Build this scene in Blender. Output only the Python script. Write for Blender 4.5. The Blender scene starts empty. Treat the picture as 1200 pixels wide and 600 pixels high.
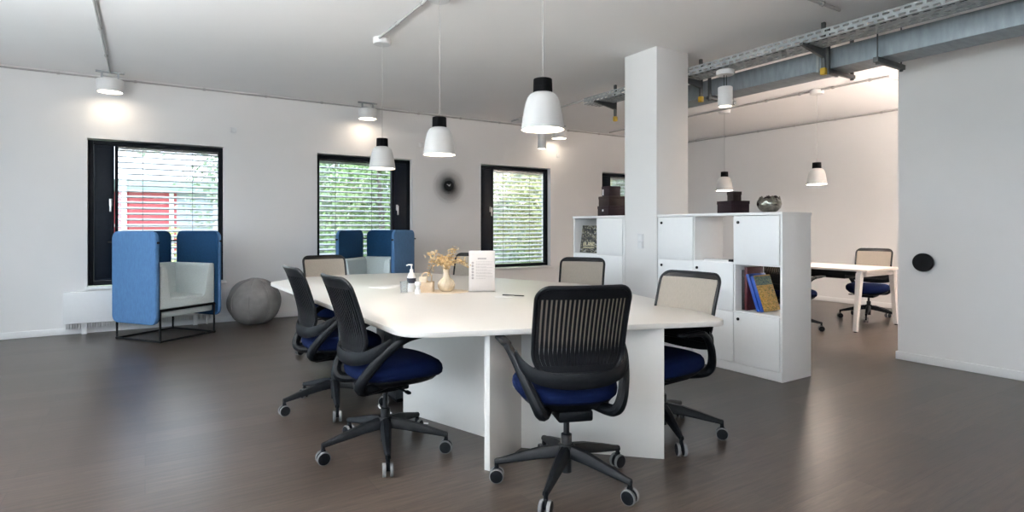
import bpy, bmesh, math, random
from mathutils import Vector, Matrix
random.seed(7)
sc = bpy.context.scene
COL = sc.collection
PI = math.pi
R = math.radians

# ------------------------------------------------------------------ materials
FILL_STRENGTH = 165.0  # strength of the added fill lamps
def nodes_mat(name):
    m = bpy.data.materials.new(name); m.use_nodes = True
    return m, m.node_tree, m.node_tree.nodes['Principled BSDF']

def mat(name, col, rough=0.5, metal=0.0, var=0.06, scale=30.0, bump=0.0, bscale=None, spec=0.5, stretch=(1, 1, 1), sheen=0.0, coat=0.0):
    m, nt, b = nodes_mat(name)
    N, L = nt.nodes, nt.links
    tc = N.new('ShaderNodeTexCoord'); mp = N.new('ShaderNodeMapping'); mp.inputs['Scale'].default_value = stretch
    L.new(tc.outputs['Object'], mp.inputs['Vector'])
    no = N.new('ShaderNodeTexNoise'); no.inputs['Scale'].default_value = scale; no.inputs['Detail'].default_value = 4
    L.new(mp.outputs['Vector'], no.inputs['Vector'])
    ra = N.new('ShaderNodeValToRGB')
    c = Vector(col)
    ra.color_ramp.elements[0].position = 0.3; ra.color_ramp.elements[1].position = 0.7
    ra.color_ramp.elements[0].color = (*(c * (1 - var)), 1); ra.color_ramp.elements[1].color = (*[min(1, x) for x in c * (1 + var)], 1)
    L.new(no.outputs['Fac'], ra.inputs['Fac']); L.new(ra.outputs['Color'], b.inputs['Base Color'])
    b.inputs['Roughness'].default_value = rough; b.inputs['Metallic'].default_value = metal
    b.inputs['Specular IOR Level'].default_value = spec
    if sheen: b.inputs['Sheen Weight'].default_value = sheen
    if coat: b.inputs['Coat Weight'].default_value = coat
    if bump:
        n2 = N.new('ShaderNodeTexNoise'); n2.inputs['Scale'].default_value = bscale or scale * 4
        L.new(mp.outputs['Vector'], n2.inputs['Vector'])
        bp = N.new('ShaderNodeBump'); bp.inputs['Strength'].default_value = bump; bp.inputs['Distance'].default_value = 0.004
        L.new(n2.outputs['Fac'], bp.inputs['Height']); L.new(bp.outputs['Normal'], b.inputs['Normal'])
    return m

def emit(name, col, strength):
    m, nt, b = nodes_mat(name)
    b.inputs['Base Color'].default_value = (*col, 1)
    b.inputs['Emission Color'].default_value = (*col, 1); b.inputs['Emission Strength'].default_value = strength
    return m

def glass_mat(name, tint=(1, 1, 1), refl=0.06):
    m = bpy.data.materials.new(name); m.use_nodes = True
    nt = m.node_tree; nt.nodes.clear()
    o = nt.nodes.new('ShaderNodeOutputMaterial'); mx = nt.nodes.new('ShaderNodeMixShader')
    t = nt.nodes.new('ShaderNodeBsdfTransparent'); t.inputs['Color'].default_value = (*tint, 1)
    g = nt.nodes.new('ShaderNodeBsdfGlossy'); g.inputs['Roughness'].default_value = 0.02
    lw = nt.nodes.new('ShaderNodeLayerWeight'); lw.inputs['Blend'].default_value = 0.35
    mu = nt.nodes.new('ShaderNodeMath'); mu.operation = 'MULTIPLY_ADD'; mu.inputs[1].default_value = 0.5; mu.inputs[2].default_value = refl
    mu.use_clamp = True
    nt.links.new(lw.outputs['Fresnel'], mu.inputs[0]); nt.links.new(mu.outputs[0], mx.inputs[0])
    nt.links.new(t.outputs[0], mx.inputs[1]); nt.links.new(g.outputs[0], mx.inputs[2]); nt.links.new(mx.outputs[0], o.inputs[0])
    return m

def floor_mat():
    m, nt, b = nodes_mat('dark_plank_vinyl'); N, L = nt.nodes, nt.links
    tc = N.new('ShaderNodeTexCoord'); mp = N.new('ShaderNodeMapping')
    L.new(tc.outputs['Object'], mp.inputs['Vector'])
    br = N.new('ShaderNodeTexBrick')
    br.inputs['Scale'].default_value = 1.0; br.inputs['Brick Width'].default_value = 1.5; br.inputs['Row Height'].default_value = 0.19
    br.inputs['Mortar Size'].default_value = 0.0016; br.inputs['Mortar Smooth'].default_value = 0.3; br.offset = 0.37
    br.inputs['Color1'].default_value = FLOOR1; br.inputs['Color2'].default_value = FLOOR2
    br.inputs['Mortar'].default_value = (0.020, 0.017, 0.015, 1)
    L.new(mp.outputs['Vector'], br.inputs['Vector'])
    mg = N.new('ShaderNodeMapping'); mg.inputs['Scale'].default_value = (1.2, 13, 1)
    L.new(tc.outputs['Object'], mg.inputs['Vector'])
    no = N.new('ShaderNodeTexNoise'); no.inputs['Scale'].default_value = 3.0; no.inputs['Detail'].default_value = 8; no.inputs['Roughness'].default_value = 0.65
    L.new(mg.outputs['Vector'], no.inputs['Vector'])
    ra = N.new('ShaderNodeValToRGB'); ra.color_ramp.elements[0].color = (0.45, 0.45, 0.45, 1); ra.color_ramp.elements[1].color = (1.6, 1.58, 1.55, 1)
    ra.color_ramp.elements[0].position = 0.3; ra.color_ramp.elements[1].position = 0.72
    L.new(no.outputs['Fac'], ra.inputs['Fac'])
    mx = N.new('ShaderNodeMixRGB'); mx.blend_type = 'MULTIPLY'; mx.inputs['Fac'].default_value = 1
    L.new(br.outputs['Color'], mx.inputs[1]); L.new(ra.outputs['Color'], mx.inputs[2]); L.new(mx.outputs[0], b.inputs['Base Color'])
    rr = N.new('ShaderNodeMapRange'); rr.inputs['To Min'].default_value = 0.24; rr.inputs['To Max'].default_value = 0.38
    L.new(no.outputs['Fac'], rr.inputs['Value']); L.new(rr.outputs[0], b.inputs['Roughness'])
    bp = N.new('ShaderNodeBump'); bp.inputs['Strength'].default_value = 0.16; bp.inputs['Distance'].default_value = 0.004
    ad = N.new('ShaderNodeMath'); ad.operation = 'MULTIPLY_ADD'; ad.inputs[1].default_value = -1.0
    L.new(br.outputs['Fac'], ad.inputs[0]); L.new(no.outputs['Fac'], ad.inputs[2])
    L.new(ad.outputs[0], bp.inputs['Height']); L.new(bp.outputs['Normal'], b.inputs['Normal'])
    b.inputs['Specular IOR Level'].default_value = 0.36
    return m

def painting_mat(name, cols, scale):
    m, nt, b = nodes_mat(name); N, L = nt.nodes, nt.links
    tc = N.new('ShaderNodeTexCoord'); mp = N.new('ShaderNodeMapping'); mp.inputs['Scale'].default_value = (1, 1, 1.8)
    L.new(tc.outputs['Object'], mp.inputs['Vector'])
    no = N.new('ShaderNodeTexNoise'); no.inputs['Scale'].default_value = scale; no.inputs['Detail'].default_value = 6
    no.inputs['Distortion'].default_value = 1.2
    L.new(mp.outputs['Vector'], no.inputs['Vector'])
    ra = N.new('ShaderNodeValToRGB'); cr = ra.color_ramp
    n = len(cols)
    while len(cr.elements) < n: cr.elements.new(0.5)
    for i, c in enumerate(cols):
        cr.elements[i].position = 0.32 + 0.36 * i / (n - 1); cr.elements[i].color = (*c, 1)
    L.new(no.outputs['Fac'], ra.inputs['Fac']); L.new(ra.outputs['Color'], b.inputs['Base Color'])
    b.inputs['Roughness'].default_value = 0.45
    return m

FLOOR1 = (0.040, 0.030, 0.0245, 1); FLOOR2 = (0.062, 0.047, 0.039, 1)
WALL = mat('white_wall_paint', (0.78, 0.765, 0.75), 0.9, var=0.012, scale=2.0, bump=0.08, bscale=160)
CEIL = mat('white_ceiling_paint', (0.88, 0.865, 0.85), 0.95, var=0.012, scale=1.5, bump=0.05, bscale=120)
FLOOR = floor_mat()
TRIM = mat('white_trim_paint', (0.80, 0.79, 0.78), 0.55, var=0.01)
FRAME = mat('black_window_frame', (0.004, 0.005, 0.008), 0.6, var=0.1, spec=0.12)
PANEL = mat('black_vent_panel', (0.003, 0.006, 0.012), 0.5, var=0.1, spec=0.15)
GLASS = glass_mat('window_glass')
SLAT = mat('blind_slat_white', (0.52, 0.53, 0.56), 0.5, var=0.02)
CORD = mat('cord_grey', (0.10, 0.10, 0.11), 0.7)
CHROME = mat('satin_steel', (0.72, 0.72, 0.72), 0.28, 1.0, var=0.03)
TABLE = mat('white_laminate', (0.68, 0.65, 0.61), 0.30, var=0.008, spec=0.45)
CARC = mat('white_cabinet_board', (0.83, 0.82, 0.81), 0.45, var=0.008)
DOOR = mat('white_cabinet_door', (0.85, 0.85, 0.845), 0.42, var=0.008)
BLACKP = mat('black_chair_plastic', (0.0035, 0.0042, 0.0055), 0.45, var=0.15, scale=60, spec=0.12)
SHELL = mat('black_back_shell', (0.005, 0.0055, 0.007), 0.33, var=0.1, scale=60, spec=0.2)
SEATF = mat('navy_seat_fabric', (0.0015, 0.0052, 0.027), 0.95, var=0.18, scale=220, bump=0.25, bscale=700, spec=0.08)
MESHB = mat('beige_mesh_fabric', (0.50, 0.45, 0.385), 0.85, var=0.10, scale=90, stretch=(6, 1, 0.4))
def _translucent(m, fac):
    nt = m.node_tree; b = nt.nodes['Principled BSDF']; o = nt.nodes['Material Output']
    tr = nt.nodes.new('ShaderNodeBsdfTranslucent'); mx = nt.nodes.new('ShaderNodeMixShader'); mx.inputs[0].default_value = fac
    nt.links.new(b.inputs['Base Color'].links[0].from_socket, tr.inputs['Color'])
    nt.links.new(b.outputs[0], mx.inputs[1]); nt.links.new(tr.outputs[0], mx.inputs[2]); nt.links.new(mx.outputs[0], o.inputs['Surface'])
_translucent(MESHB, 0.45)
GREYT = mat('grey_wheel_tread', (0.13, 0.13, 0.13), 0.6)
STEELD = mat('dark_gas_spring', (0.012, 0.013, 0.015), 0.35, 0.3)
PODF = mat('blue_felt_fabric', (0.066, 0.150, 0.29), 0.95, var=0.10, scale=55, stretch=(1, 1, 0.35), bump=0.25, bscale=350, spec=0.2)
POD_SHADE = mat('shade_painted_felt', (0.008, 0.042, 0.105), 0.95, var=0.10, scale=55, bump=0.25, bscale=350, spec=0.2)  # backlit shade of the inner screen faces put into the colour
TUBF = mat('pale_grey_fabric', (0.56, 0.62, 0.62), 0.95, var=0.06, scale=90, bump=0.2, bscale=400)
BLKM = mat('black_powder_metal', (0.005, 0.005, 0.006), 0.5, spec=0.15)
FELT = mat('grey_felt', (0.20, 0.19, 0.185), 0.98, var=0.10, scale=12, bump=0.3, bscale=160, spec=0.2)
FELTD = mat('grey_felt_strap', (0.17, 0.165, 0.16), 0.95, var=0.1)
SHADE = mat('white_lamp_enamel', (0.56, 0.55, 0.535), 0.45, var=0.01)
CAPB = mat('black_lamp_cap', (0.003, 0.003, 0.0035), 0.7, spec=0.05)
LWHITE = mat('white_lamp_body', (0.72, 0.71, 0.70), 0.5, var=0.01)
EM_P = emit('pendant_diffuser_glow', (1.0, 0.82, 0.62), 8.0)
EM_FILL = emit('fill_lamp_glow', (0.93, 0.965, 1.0), FILL_STRENGTH)  # glow of the added lamps that fill the room by ceiling bounce
EM_FILL_WARM = emit('warm_fill_lamp_glow', (1.0, 0.88, 0.80), FILL_STRENGTH*1.05)
EM_PB = emit('back_room_diffuser_glow', (1.0, 0.84, 0.72), 45.0)
EM_C = emit('downlight_glow', (1.0, 0.85, 0.68), 6.5)
GALV = mat('galvanised_steel', (0.36, 0.375, 0.38), 0.5, 0.55, var=0.12, scale=12)
DUCTM = mat('galvanised_duct', (0.27, 0.305, 0.33), 0.5, 0.5, var=0.14, scale=6, stretch=(1, 4, 1))
BRKT = mat('dark_bracket_steel', (0.10, 0.105, 0.105), 0.45, 0.7, var=0.1)
YEL = mat('yellow_end_cap', (0.55, 0.33, 0.02), 0.5)
PIPE = mat('light_grey_conduit', (0.46, 0.45, 0.44), 0.5, var=0.04)
PIPEW = mat('dull_wall_conduit', (0.40, 0.385, 0.37), 0.6, var=0.05)
SWITCH = mat('white_switch_plastic', (0.72, 0.72, 0.72), 0.35, var=0.01)
BOXD = mat('dark_plum_card', (0.016, 0.007, 0.010), 0.5, var=0.2, scale=14, spec=0.2)
BOXB = mat('dark_brown_card', (0.020, 0.012, 0.010), 0.5, var=0.2, scale=14, spec=0.2)
BOX_GLARE = mat('pale_glare_card', (0.55, 0.57, 0.62), 0.5, var=0.02)  # pale tone stands in for a glossy reflection on a box side
SILV = mat('hammered_silver', (0.24, 0.23, 0.20), 0.16, 1.0, var=0.45, scale=26, bump=0.6, bscale=40)
WOODT = mat('pale_table_laminate', (0.74, 0.68, 0.64), 0.4, var=0.015)
PINKW = mat('white_table_steel', (0.72, 0.69, 0.67), 0.45, var=0.01)
VASE = mat('cream_glazed_ceramic', (0.62, 0.52, 0.38), 0.12, var=0.15, scale=14, coat=0.6)
BASK = mat('beige_felt_basket', (0.60, 0.47, 0.33), 0.95, var=0.06, scale=80, bump=0.2)
NAPK = mat('cream_tissue', (0.70, 0.60, 0.46), 0.9, var=0.05)
STEM = mat('dry_brown_stem', (0.16, 0.09, 0.04), 0.8)
LEAF = mat('golden_dried_leaf', (0.74, 0.50, 0.26), 0.6, var=0.5, scale=40)
PAPER = mat('white_paper', (0.78, 0.77, 0.76), 0.8, var=0.01)
ACRYL = mat('pale_acrylic_sheet', (0.66, 0.61, 0.58), 0.35, var=0.01)
INK = mat('grey_ink', (0.20, 0.18, 0.17), 0.8)
INKL = mat('light_grey_ink', (0.47, 0.43, 0.41), 0.8)
DOILY = mat('cream_doily_paper', (0.66, 0.55, 0.42), 0.9, var=0.05)
BOTTLE = mat('white_bottle_plastic', (0.80, 0.79, 0.79), 0.3, var=0.01)
NAVYL = mat('navy_bottle_label', (0.012, 0.014, 0.03), 0.5)
CLEAR = glass_mat('clear_tumbler_glass', (0.93, 0.95, 0.96), 0.12)
DGREY = mat('dark_grey_pedestal', (0.030, 0.034, 0.038), 0.5)
BLUEB = mat('royal_blue_cover', (0.012, 0.06, 0.30), 0.35, var=0.3, scale=20)
REDB = mat('dark_red_cover', (0.09, 0.012, 0.015), 0.4, var=0.3, scale=20)
BLKB = mat('black_cover', (0.012, 0.012, 0.014), 0.4)
ART = painting_mat('orange_landscape_cover', [(0.06, 0.09, 0.03), (0.30, 0.24, 0.05), (0.55, 0.28, 0.05), (0.62, 0.42, 0.14), (0.28, 0.13, 0.05)], 38)
ARTG = painting_mat('green_landscape_strip', [(0.02, 0.05, 0.05), (0.10, 0.17, 0.15), (0.25, 0.26, 0.12)], 40)
MAGC = painting_mat('dark_photo_cover', [(0.008, 0.008, 0.008), (0.012, 0.012, 0.014), (0.02, 0.02, 0.025), (0.30, 0.27, 0.16), (0.34, 0.36, 0.46)], 22)
GOLD = mat('pale_gold_print', (0.66, 0.58, 0.38), 0.5)
PAGES = mat('book_pages', (0.66, 0.62, 0.54), 0.9)
LEAFG = mat('tree_leaf_green', (0.27, 0.38, 0.17), 0.6, var=0.25, scale=1.3)
LEAFY = mat('tree_leaf_yellow_green', (0.46, 0.48, 0.22), 0.6, var=0.25, scale=1.3)
LEAFD = mat('tree_leaf_grey_green', (0.30, 0.37, 0.27), 0.6, var=0.25, scale=1.3)
LEAFH = mat('hedge_leaf', (0.40, 0.46, 0.34), 0.7, var=0.25, scale=1.2)
BARK = mat('tree_bark', (0.20, 0.17, 0.14), 0.9, var=0.3, scale=8)
LAWN = mat('lawn_ground', (0.34, 0.39, 0.26), 0.95, var=0.3, scale=3)
PAVE = mat('pale_concrete_paving', (0.55, 0.54, 0.52), 0.9, var=0.06, scale=2)
REDF = mat('red_facade_panel', (0.48, 0.055, 0.07), 0.5, var=0.08, scale=2)
GREYF = mat('grey_facade_panel', (0.34, 0.37, 0.42), 0.5, var=0.05, scale=2)
WHF = mat('white_facade_post', (0.78, 0.78, 0.80), 0.5)
ROOFM = mat('grey_green_roof', (0.26, 0.34, 0.31), 0.6)

# ------------------------------------------------------------------ mesh helpers
def B(): return bmesh.new()

def _merge(bm, t, M=None, mi=0):
    if M is not None: bmesh.ops.transform(t, matrix=M, verts=t.verts)
    for f in t.faces: f.material_index = mi
    me = bpy.data.meshes.new('t'); t.to_mesh(me); t.free(); bm.from_mesh(me); bpy.data.meshes.remove(me)

def box(bm, x0, x1, y0, y1, z0, z1, bev=0.0, mi=0, M=None, seg=2):
    t = bmesh.new()
    bmesh.ops.create_cube(t, size=1, matrix=Matrix.Translation(((x0+x1)/2, (y0+y1)/2, (z0+z1)/2)) @ Matrix.Diagonal((abs(x1-x0), abs(y1-y0), abs(z1-z0), 1)))
    if bev: bmesh.ops.bevel(t, geom=list(t.edges), offset=bev, segments=seg, affect='EDGES', profile=0.5)
    _merge(bm, t, M, mi)

def lathe(bm, prof, seg=32, c=(0, 0, 0), mi=0, M=None):
    t = bmesh.new(); rings = []
    for r, z in prof:
        if r < 1e-6: rings.append([t.verts.new((c[0], c[1], c[2]+z))])
        else: rings.append([t.verts.new((c[0]+r*math.cos(2*PI*i/seg), c[1]+r*math.sin(2*PI*i/seg), c[2]+z)) for i in range(seg)])
    for a, b in zip(rings, rings[1:]):
        for i in range(seg):
            j = (i+1) % seg
            if len(a) == 1 and len(b) == 1: continue
            if len(a) == 1: t.faces.new((a[0], b[j], b[i]))
            elif len(b) == 1: t.faces.new((a[i], a[j], b[0]))
            else: t.faces.new((a[i], a[j], b[j], b[i]))
    bmesh.ops.recalc_face_normals(t, faces=t.faces)
    _merge(bm, t, M, mi)

def cyl(bm, p0, p1, r, seg=16, mi=0, r2=None):
    tube(bm, [p0, p1], [r, r if r2 is None else r2], seg, mi)

def tube(bm, pts, r, seg=10, mi=0, closed=False, flat=None, up=None):
    """sweep an ellipse; flat=(a,b) multiplies r along up-axis b and side a"""
    P = [Vector(p) for p in pts]; n = len(P)
    rs = r if isinstance(r, (list, tuple)) else [r]*n
    t = bmesh.new(); rings = []
    up0 = Vector(up) if up else None
    prev = None
    for i in range(n):
        if closed: d = P[(i+1) % n] - P[i-1]
        else: d = P[min(i+1, n-1)] - P[max(i-1, 0)]
        d.normalize()
        if up0 is not None: u = up0
        elif prev is not None: u = prev
        else: u = Vector((0, 0, 1)) if abs(d.z) < 0.9 else Vector((0, 1, 0))
        s = d.cross(u)
        if s.length < 1e-5: s = d.cross(Vector((1, 0, 0)))
        s.normalize(); u = s.cross(d).normalized(); prev = u
        fa, fb = flat if flat else (1, 1)
        rings.append([t.verts.new(P[i] + s*math.cos(2*PI*k/seg)*rs[i]*fa + u*math.sin(2*PI*k/seg)*rs[i]*fb) for k in range(seg)])
    m = n if closed else n-1
    for i in range(m):
        a, b = rings[i], rings[(i+1) % n]
        for k in range(seg):
            j = (k+1) % seg
            t.faces.new((a[k], a[j], b[j], b[k]))
    if not closed:
        t.faces.new(rings[0][::-1]); t.faces.new(rings[-1])
    bmesh.ops.recalc_face_normals(t, faces=t.faces)
    _merge(bm, t, None, mi)

def catmull(pts, k=6):
    P = [Vector(p) for p in pts]; out = []
    for i in range(len(P)-1):
        p0 = P[max(i-1, 0)]; p1 = P[i]; p2 = P[i+1]; p3 = P[min(i+2, len(P)-1)]
        for j in range(k):
            t = j/k
            out.append(0.5*((2*p1)+(p2-p0)*t+(2*p0-5*p1+4*p2-p3)*t*t+(3*p1-p0-3*p2+p3)*t**3))
    out.append(P[-1]); return out

def round_poly(pts, radii, seg=6):
    n = len(pts); out = []
    rr = radii if isinstance(radii, (list, tuple)) else [radii]*n
    for i in range(n):
        p = Vector(pts[i]).to_2d(); a = Vector(pts[i-1]).to_2d(); b = Vector(pts[(i+1) % n]).to_2d()
        r = rr[i]
        if r <= 0: out.append(p); continue
        u = (a-p).normalized(); v = (b-p).normalized()
        ang = math.acos(max(-1, min(1, u.dot(v))))
        d = min(r/math.tan(ang/2), 0.48*(a-p).length, 0.48*(b-p).length)
        r = d*math.tan(ang/2)
        c = p + (u+v).normalized()*(r/math.sin(ang/2))
        s = p+u*d-c; e = p+v*d-c
        a0 = math.atan2(s.y, s.x); a1 = math.atan2(e.y, e.x); da = (a1-a0+PI) % (2*PI)-PI
        for k in range(seg+1):
            t = a0+da*k/seg
            out.append(c+Vector((math.cos(t), math.sin(t)))*r)
    return out

def prism(bm, poly, a, b, axis='z', bev=0.0, mi=0, M=None, seg=2):
    """extrude 2D polygon between a and b along axis; x: poly=(y,z); y: poly=(x,z); z: poly=(x,y)"""
    t = bmesh.new()
    def V(p, h):
        return {'z': (p[0], p[1], h), 'y': (p[0], h, p[1]), 'x': (h, p[0], p[1])}[axis]
    lo = [t.verts.new(V(p, a)) for p in poly]; hi = [t.verts.new(V(p, b)) for p in poly]
    f0 = t.faces.new(lo); f1 = t.faces.new(hi); n = len(poly)
    for i in range(n): t.faces.new((lo[i], lo[(i+1) % n], hi[(i+1) % n], hi[i]))
    bmesh.ops.recalc_face_normals(t, faces=t.faces)
    if bev:
        es = list(set(f0.edges) | set(f1.edges))
        bmesh.ops.bevel(t, geom=es, offset=bev, segments=seg, affect='EDGES', profile=0.5)
    _merge(bm, t, M, mi)

def rings_mesh(bm, rings, mi=0, caps=True):
    t = bmesh.new(); vs = [[t.verts.new(p) for p in r] for r in rings]; n = len(rings[0])
    for a, b in zip(vs, vs[1:]):
        for i in range(n): t.faces.new((a[i], a[(i+1) % n], b[(i+1) % n], b[i]))
    if caps: t.faces.new(vs[0][::-1]); t.faces.new(vs[-1])
    bmesh.ops.recalc_face_normals(t, faces=t.faces)
    _merge(bm, t, None, mi)

def obj(name, bm, mats, parent=None, loc=None, rot=0.0, angle=35, world=False):
    me = bpy.data.meshes.new(name)
    if world and parent is not None:
        bmesh.ops.translate(bm, verts=bm.verts, vec=-parent.location)
    bm.to_mesh(me); bm.free()
    for m in (mats if isinstance(mats, (list, tuple)) else [mats]): me.materials.append(m)
    me.polygons.foreach_set('use_smooth', [True]*len(me.polygons))
    me.set_sharp_from_angle(angle=R(angle)); me.update()
    o = bpy.data.objects.new(name, me); COL.objects.link(o)
    if parent is not None: o.parent = parent
    if loc: o.location = loc
    o.rotation_euler.z = rot
    return o

def thing(name, label, cat, loc=(0, 0, 0), rotz=0.0, group=None):
    o = bpy.data.objects.new(name, None); COL.objects.link(o); o.empty_display_size = 0.1
    o.location = loc; o.rotation_euler = (0, 0, rotz); o['label'] = label; o['category'] = cat
    if group: o['group'] = group
    return o

def tag(o, label, cat, group=None, kind=None):
    o['label'] = label; o['category'] = cat
    if group: o['group'] = group
    if kind: o['kind'] = kind
    return o

def struct(name, bm, m, parent=None, **k):
    o = obj(name, bm, m, parent, **k)
    if parent is None: o['kind'] = 'structure'
    return o

def dup(root, loc, rotz, label, group=None, rename=None):
    r = root.copy(); COL.objects.link(r); r.location = loc; r.rotation_euler = (0, 0, rotz); r['label'] = label
    if group: r['group'] = group
    for ch in list(root.children):
        c = ch.copy(); COL.objects.link(c); c.parent = r
        for g in list(ch.children):
            d = g.copy(); COL.objects.link(d); d.parent = c
    return r

# ------------------------------------------------------------------ room shell
H = 3.08; YB = 8.5; XR = 9.75; XL = -2.3; YF = -3.2; T = 0.28
WZ0, WZ1 = 0.55, 2.312
WIN = [(-0.58, 0.88), (2.09, 3.55), (4.79, 6.25), (7.49, 8.95)]
b = B(); box(b, XL-T, XR+T, YF-T, YB+T, -0.12, 0.0); struct('floor', b, FLOOR)
b = B(); box(b, XL-T, XR+T, YF-T, YB+T, H, H+0.2); struct('ceiling', b, CEIL)
b = B()
xs = [XL-T] + [v for w in WIN for v in w] + [XR+T]
for i in range(0, len(xs), 2): box(b, xs[i], xs[i+1], YB, YB+T, 0, H)
for x0, x1 in WIN:
    box(b, x0, x1, YB, YB+T, 0, WZ0-0.02); box(b, x0, x1, YB, YB+T, WZ1+0.01, H)
struct('wall_back', b, WALL)
b = B(); box(b, XR, XR+T, YF, YB, 0, H); struct('wall_right', b, WALL)
b = B()
LW = [(-2.9, 0.5), (0.8, 4.2), (4.5, 7.9)]
LZ0, LZ1 = 0.12, 2.92
ys = [YF] + [v for w in LW for v in w] + [YB]
for i in range(0, len(ys), 2): box(b, XL-T, XL, ys[i], ys[i+1], 0, H)
for y0, y1 in LW: box(b, XL-T, XL, y0, y1, 0, LZ0); box(b, XL-T, XL, y0, y1, LZ1, H)
struct('wall_left', b, WALL)
b = B()
FW = [(-1.8, -0.4)]
xs2 = [XL-T] + [v for w in FW for v in w] + [XR+T]
for i in range(0, len(xs2), 2): box(b, xs2[i], xs2[i+1], YF-T, YF, 0, H)
for x0, x1 in FW: box(b, x0, x1, YF-T, YF, 0, LZ0); box(b, x0, x1, YF-T, YF, LZ1, H)
struct('wall_front', b, WALL)
# pillar and partition
PX0, PX1, PY0, PY1 = 4.335, 4.80, 4.10, 4.555
b = B(); box(b, PX0, PX1, PY0, PY1, 0, H, 0.004); struct('pillar', b, WALL)
b = B(); box(b, 6.08, 6.34, 0.4, 2.665, 0, H); struct('wall_partition', b, WALL)
# baseboards
b = B(); box(b, XL, XR, YB-0.016, YB, 0, 0.075, 0.004); struct('baseboard_back', b, TRIM)
b = B(); box(b, XR-0.016, XR, YF, YB-0.016, 0, 0.075, 0.004); struct('baseboard_right', b, TRIM)
b = B(); box(b, 6.064, 6.356, 0.384, 2.681, 0, 0.075, 0.004); struct('baseboard_partition', b, TRIM)

# ------------------------------------------------------------------ windows
WF = YB + 0.09     # inner face of the frames
def window(n, x0, x1, panel, mull=None):
    fw = 0.055
    pw = 0.30
    b = B()
    z0, z1 = WZ0, WZ1
    for a in ((x0, x0+fw, z0, z1), (x1-fw, x1, z0, z1), (x0+fw, x1-fw, z0, z0+fw), (x0+fw, x1-fw, z1-fw, z1)):
        box(b, a[0], a[1], WF, WF+0.075, a[2], a[3], 0.004)
    gx0, gx1 = x0+fw, x1-fw
    if panel == 'l': gx0 = x0+pw; box(b, gx0-0.035, gx0, WF, WF+0.075, z0+fw, z1-fw, 0.003)
    else: gx1 = x1-pw; box(b, gx1, gx1+0.035, WF, WF+0.075, z0+fw, z1-fw, 0.003)
    root = struct('window_%d' % n, b, FRAME)
    # vent panel (solid tilt leaf)
    b = B()
    if panel == 'l': px0, px1 = x0+fw+0.004, gx0-0.039
    else: px0, px1 = gx1+0.039, x1-fw-0.004
    box(b, px0, px1, WF-0.012, WF+0.05, z0+fw+0.004, z1-fw-0.004, 0.006)
    box(b, px0+0.03, px1-0.03, WF-0.018, WF-0.010, z0+fw+0.05, z1-fw-0.05, 0.004)
    leaf = struct('vent_panel', b, PANEL, root)
    # handle
    hx = px0+0.035 if panel == 'r' else px1-0.035
    hz = 1.56
    b = B()
    box(b, hx-0.016, hx+0.016, WF-0.030, WF-0.018, hz-0.045, hz+0.045, 0.005)
    cyl(b, (hx, WF-0.030, hz+0.015), (hx, WF-0.062, hz+0.015), 0.010)
    box(b, hx-0.011, hx+0.011, WF-0.074, WF-0.058, hz-0.115, hz+0.028, 0.005)
    h = struct('window_handle', b, CHROME, leaf)
    # glass
    b = B(); box(b, gx0, gx1, WF+0.035, WF+0.043, z0+fw, z1-fw); struct('pane', b, GLASS, root)
    # inner sill board
    b = B(); box(b, x0-0.02, x1+0.03, YB-0.035, WF+0.01, WZ0-0.035, WZ0-0.003, 0.006); struct('sill', b, TRIM, root)
    return gx0, gx1

blind_labels = ['horizontal slat blind lowered over the leftmost window facing a red building',
                'horizontal slat blind over the window behind the blue booth chair',
                'horizontal slat blind in the window right of the round clock',
                'partly hidden slat blind in the window behind the stacked dark boxes']
sides = ['l', 'r', 'l', 'l']
for i, (x0, x1) in enumerate(WIN):
    g0, g1 = window(i+1, x0, x1, sides[i])
    t = thing('window_blind', blind_labels[i], 'blind', ((g0+g1)/2, YB+T-0.06, WZ1), 0, 'outside window blinds')
    hw = (g1-g0)/2+0.02
    b = B(); z = -0.09
    while z > -(WZ1-WZ0)+0.03:
        Mx = Matrix.Translation((0, 0, z)) @ Matrix.Rotation(R(16), 4, 'X')
        box(b, -hw, hw, -0.036, 0.036, -0.0016, 0.0016, 0, 0, Mx)
        box(b, -hw, hw, -0.041, -0.034, -0.010, 0.0016, 0, 0, Mx)
        z -= 0.072
    obj('slats', b, SLAT, t)
    b = B(); box(b, -hw, hw, -0.045, 0.04, -0.075, -0.005, 0.004); obj('head_rail', b, FRAME, t)
    b = B()
    for fx in (-0.52, 0.45):
        cyl(b, (fx*hw*1.0, -0.043, -0.07), (fx*hw*1.0, -0.043, -(WZ1-WZ0)+0.05), 0.0035, 6)
    obj('cord', b, CORD, t)
# windows out of the picture, left ones enlarged and front one added for daylight
for n, (y0, y1) in enumerate(LW):
    b = B()
    for a in ((y0, y0+0.06, LZ0, LZ1), (y1-0.06, y1, LZ0, LZ1), (y0, y1, LZ0, LZ0+.06), (y0, y1, LZ1-.06, LZ1), ((y0+y1)/2-0.04, (y0+y1)/2+0.04, LZ0, LZ1)):
        box(b, XL-0.16, XL-0.09, a[0], a[1], a[2], a[3])
    w = struct('window_%d' % (5+n), b, FRAME)
    b = B(); box(b, XL-0.13, XL-0.122, y0+0.05, y1-0.05, LZ0+.05, LZ1-.05); struct('pane', b, GLASS, w)
for n, (x0, x1) in enumerate(FW):
    b = B()
    for a in ((x0, x0+0.06, LZ0, LZ1), (x1-0.06, x1, LZ0, LZ1), (x0, x1, LZ0, LZ0+.06), (x0, x1, LZ1-.06, LZ1), ((x0+x1)/2-0.04, (x0+x1)/2+0.04, LZ0, LZ1)):
        box(b, a[0], a[1], YF-0.16, YF-0.09, a[2], a[3])
    w = struct('window_%d' % (8+n), b, FRAME)
    b = B(); box(b, x0+0.05, x1-0.05, YF-0.13, YF-0.122, LZ0+.05, LZ1-.05); struct('pane', b, GLASS, w)

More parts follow.
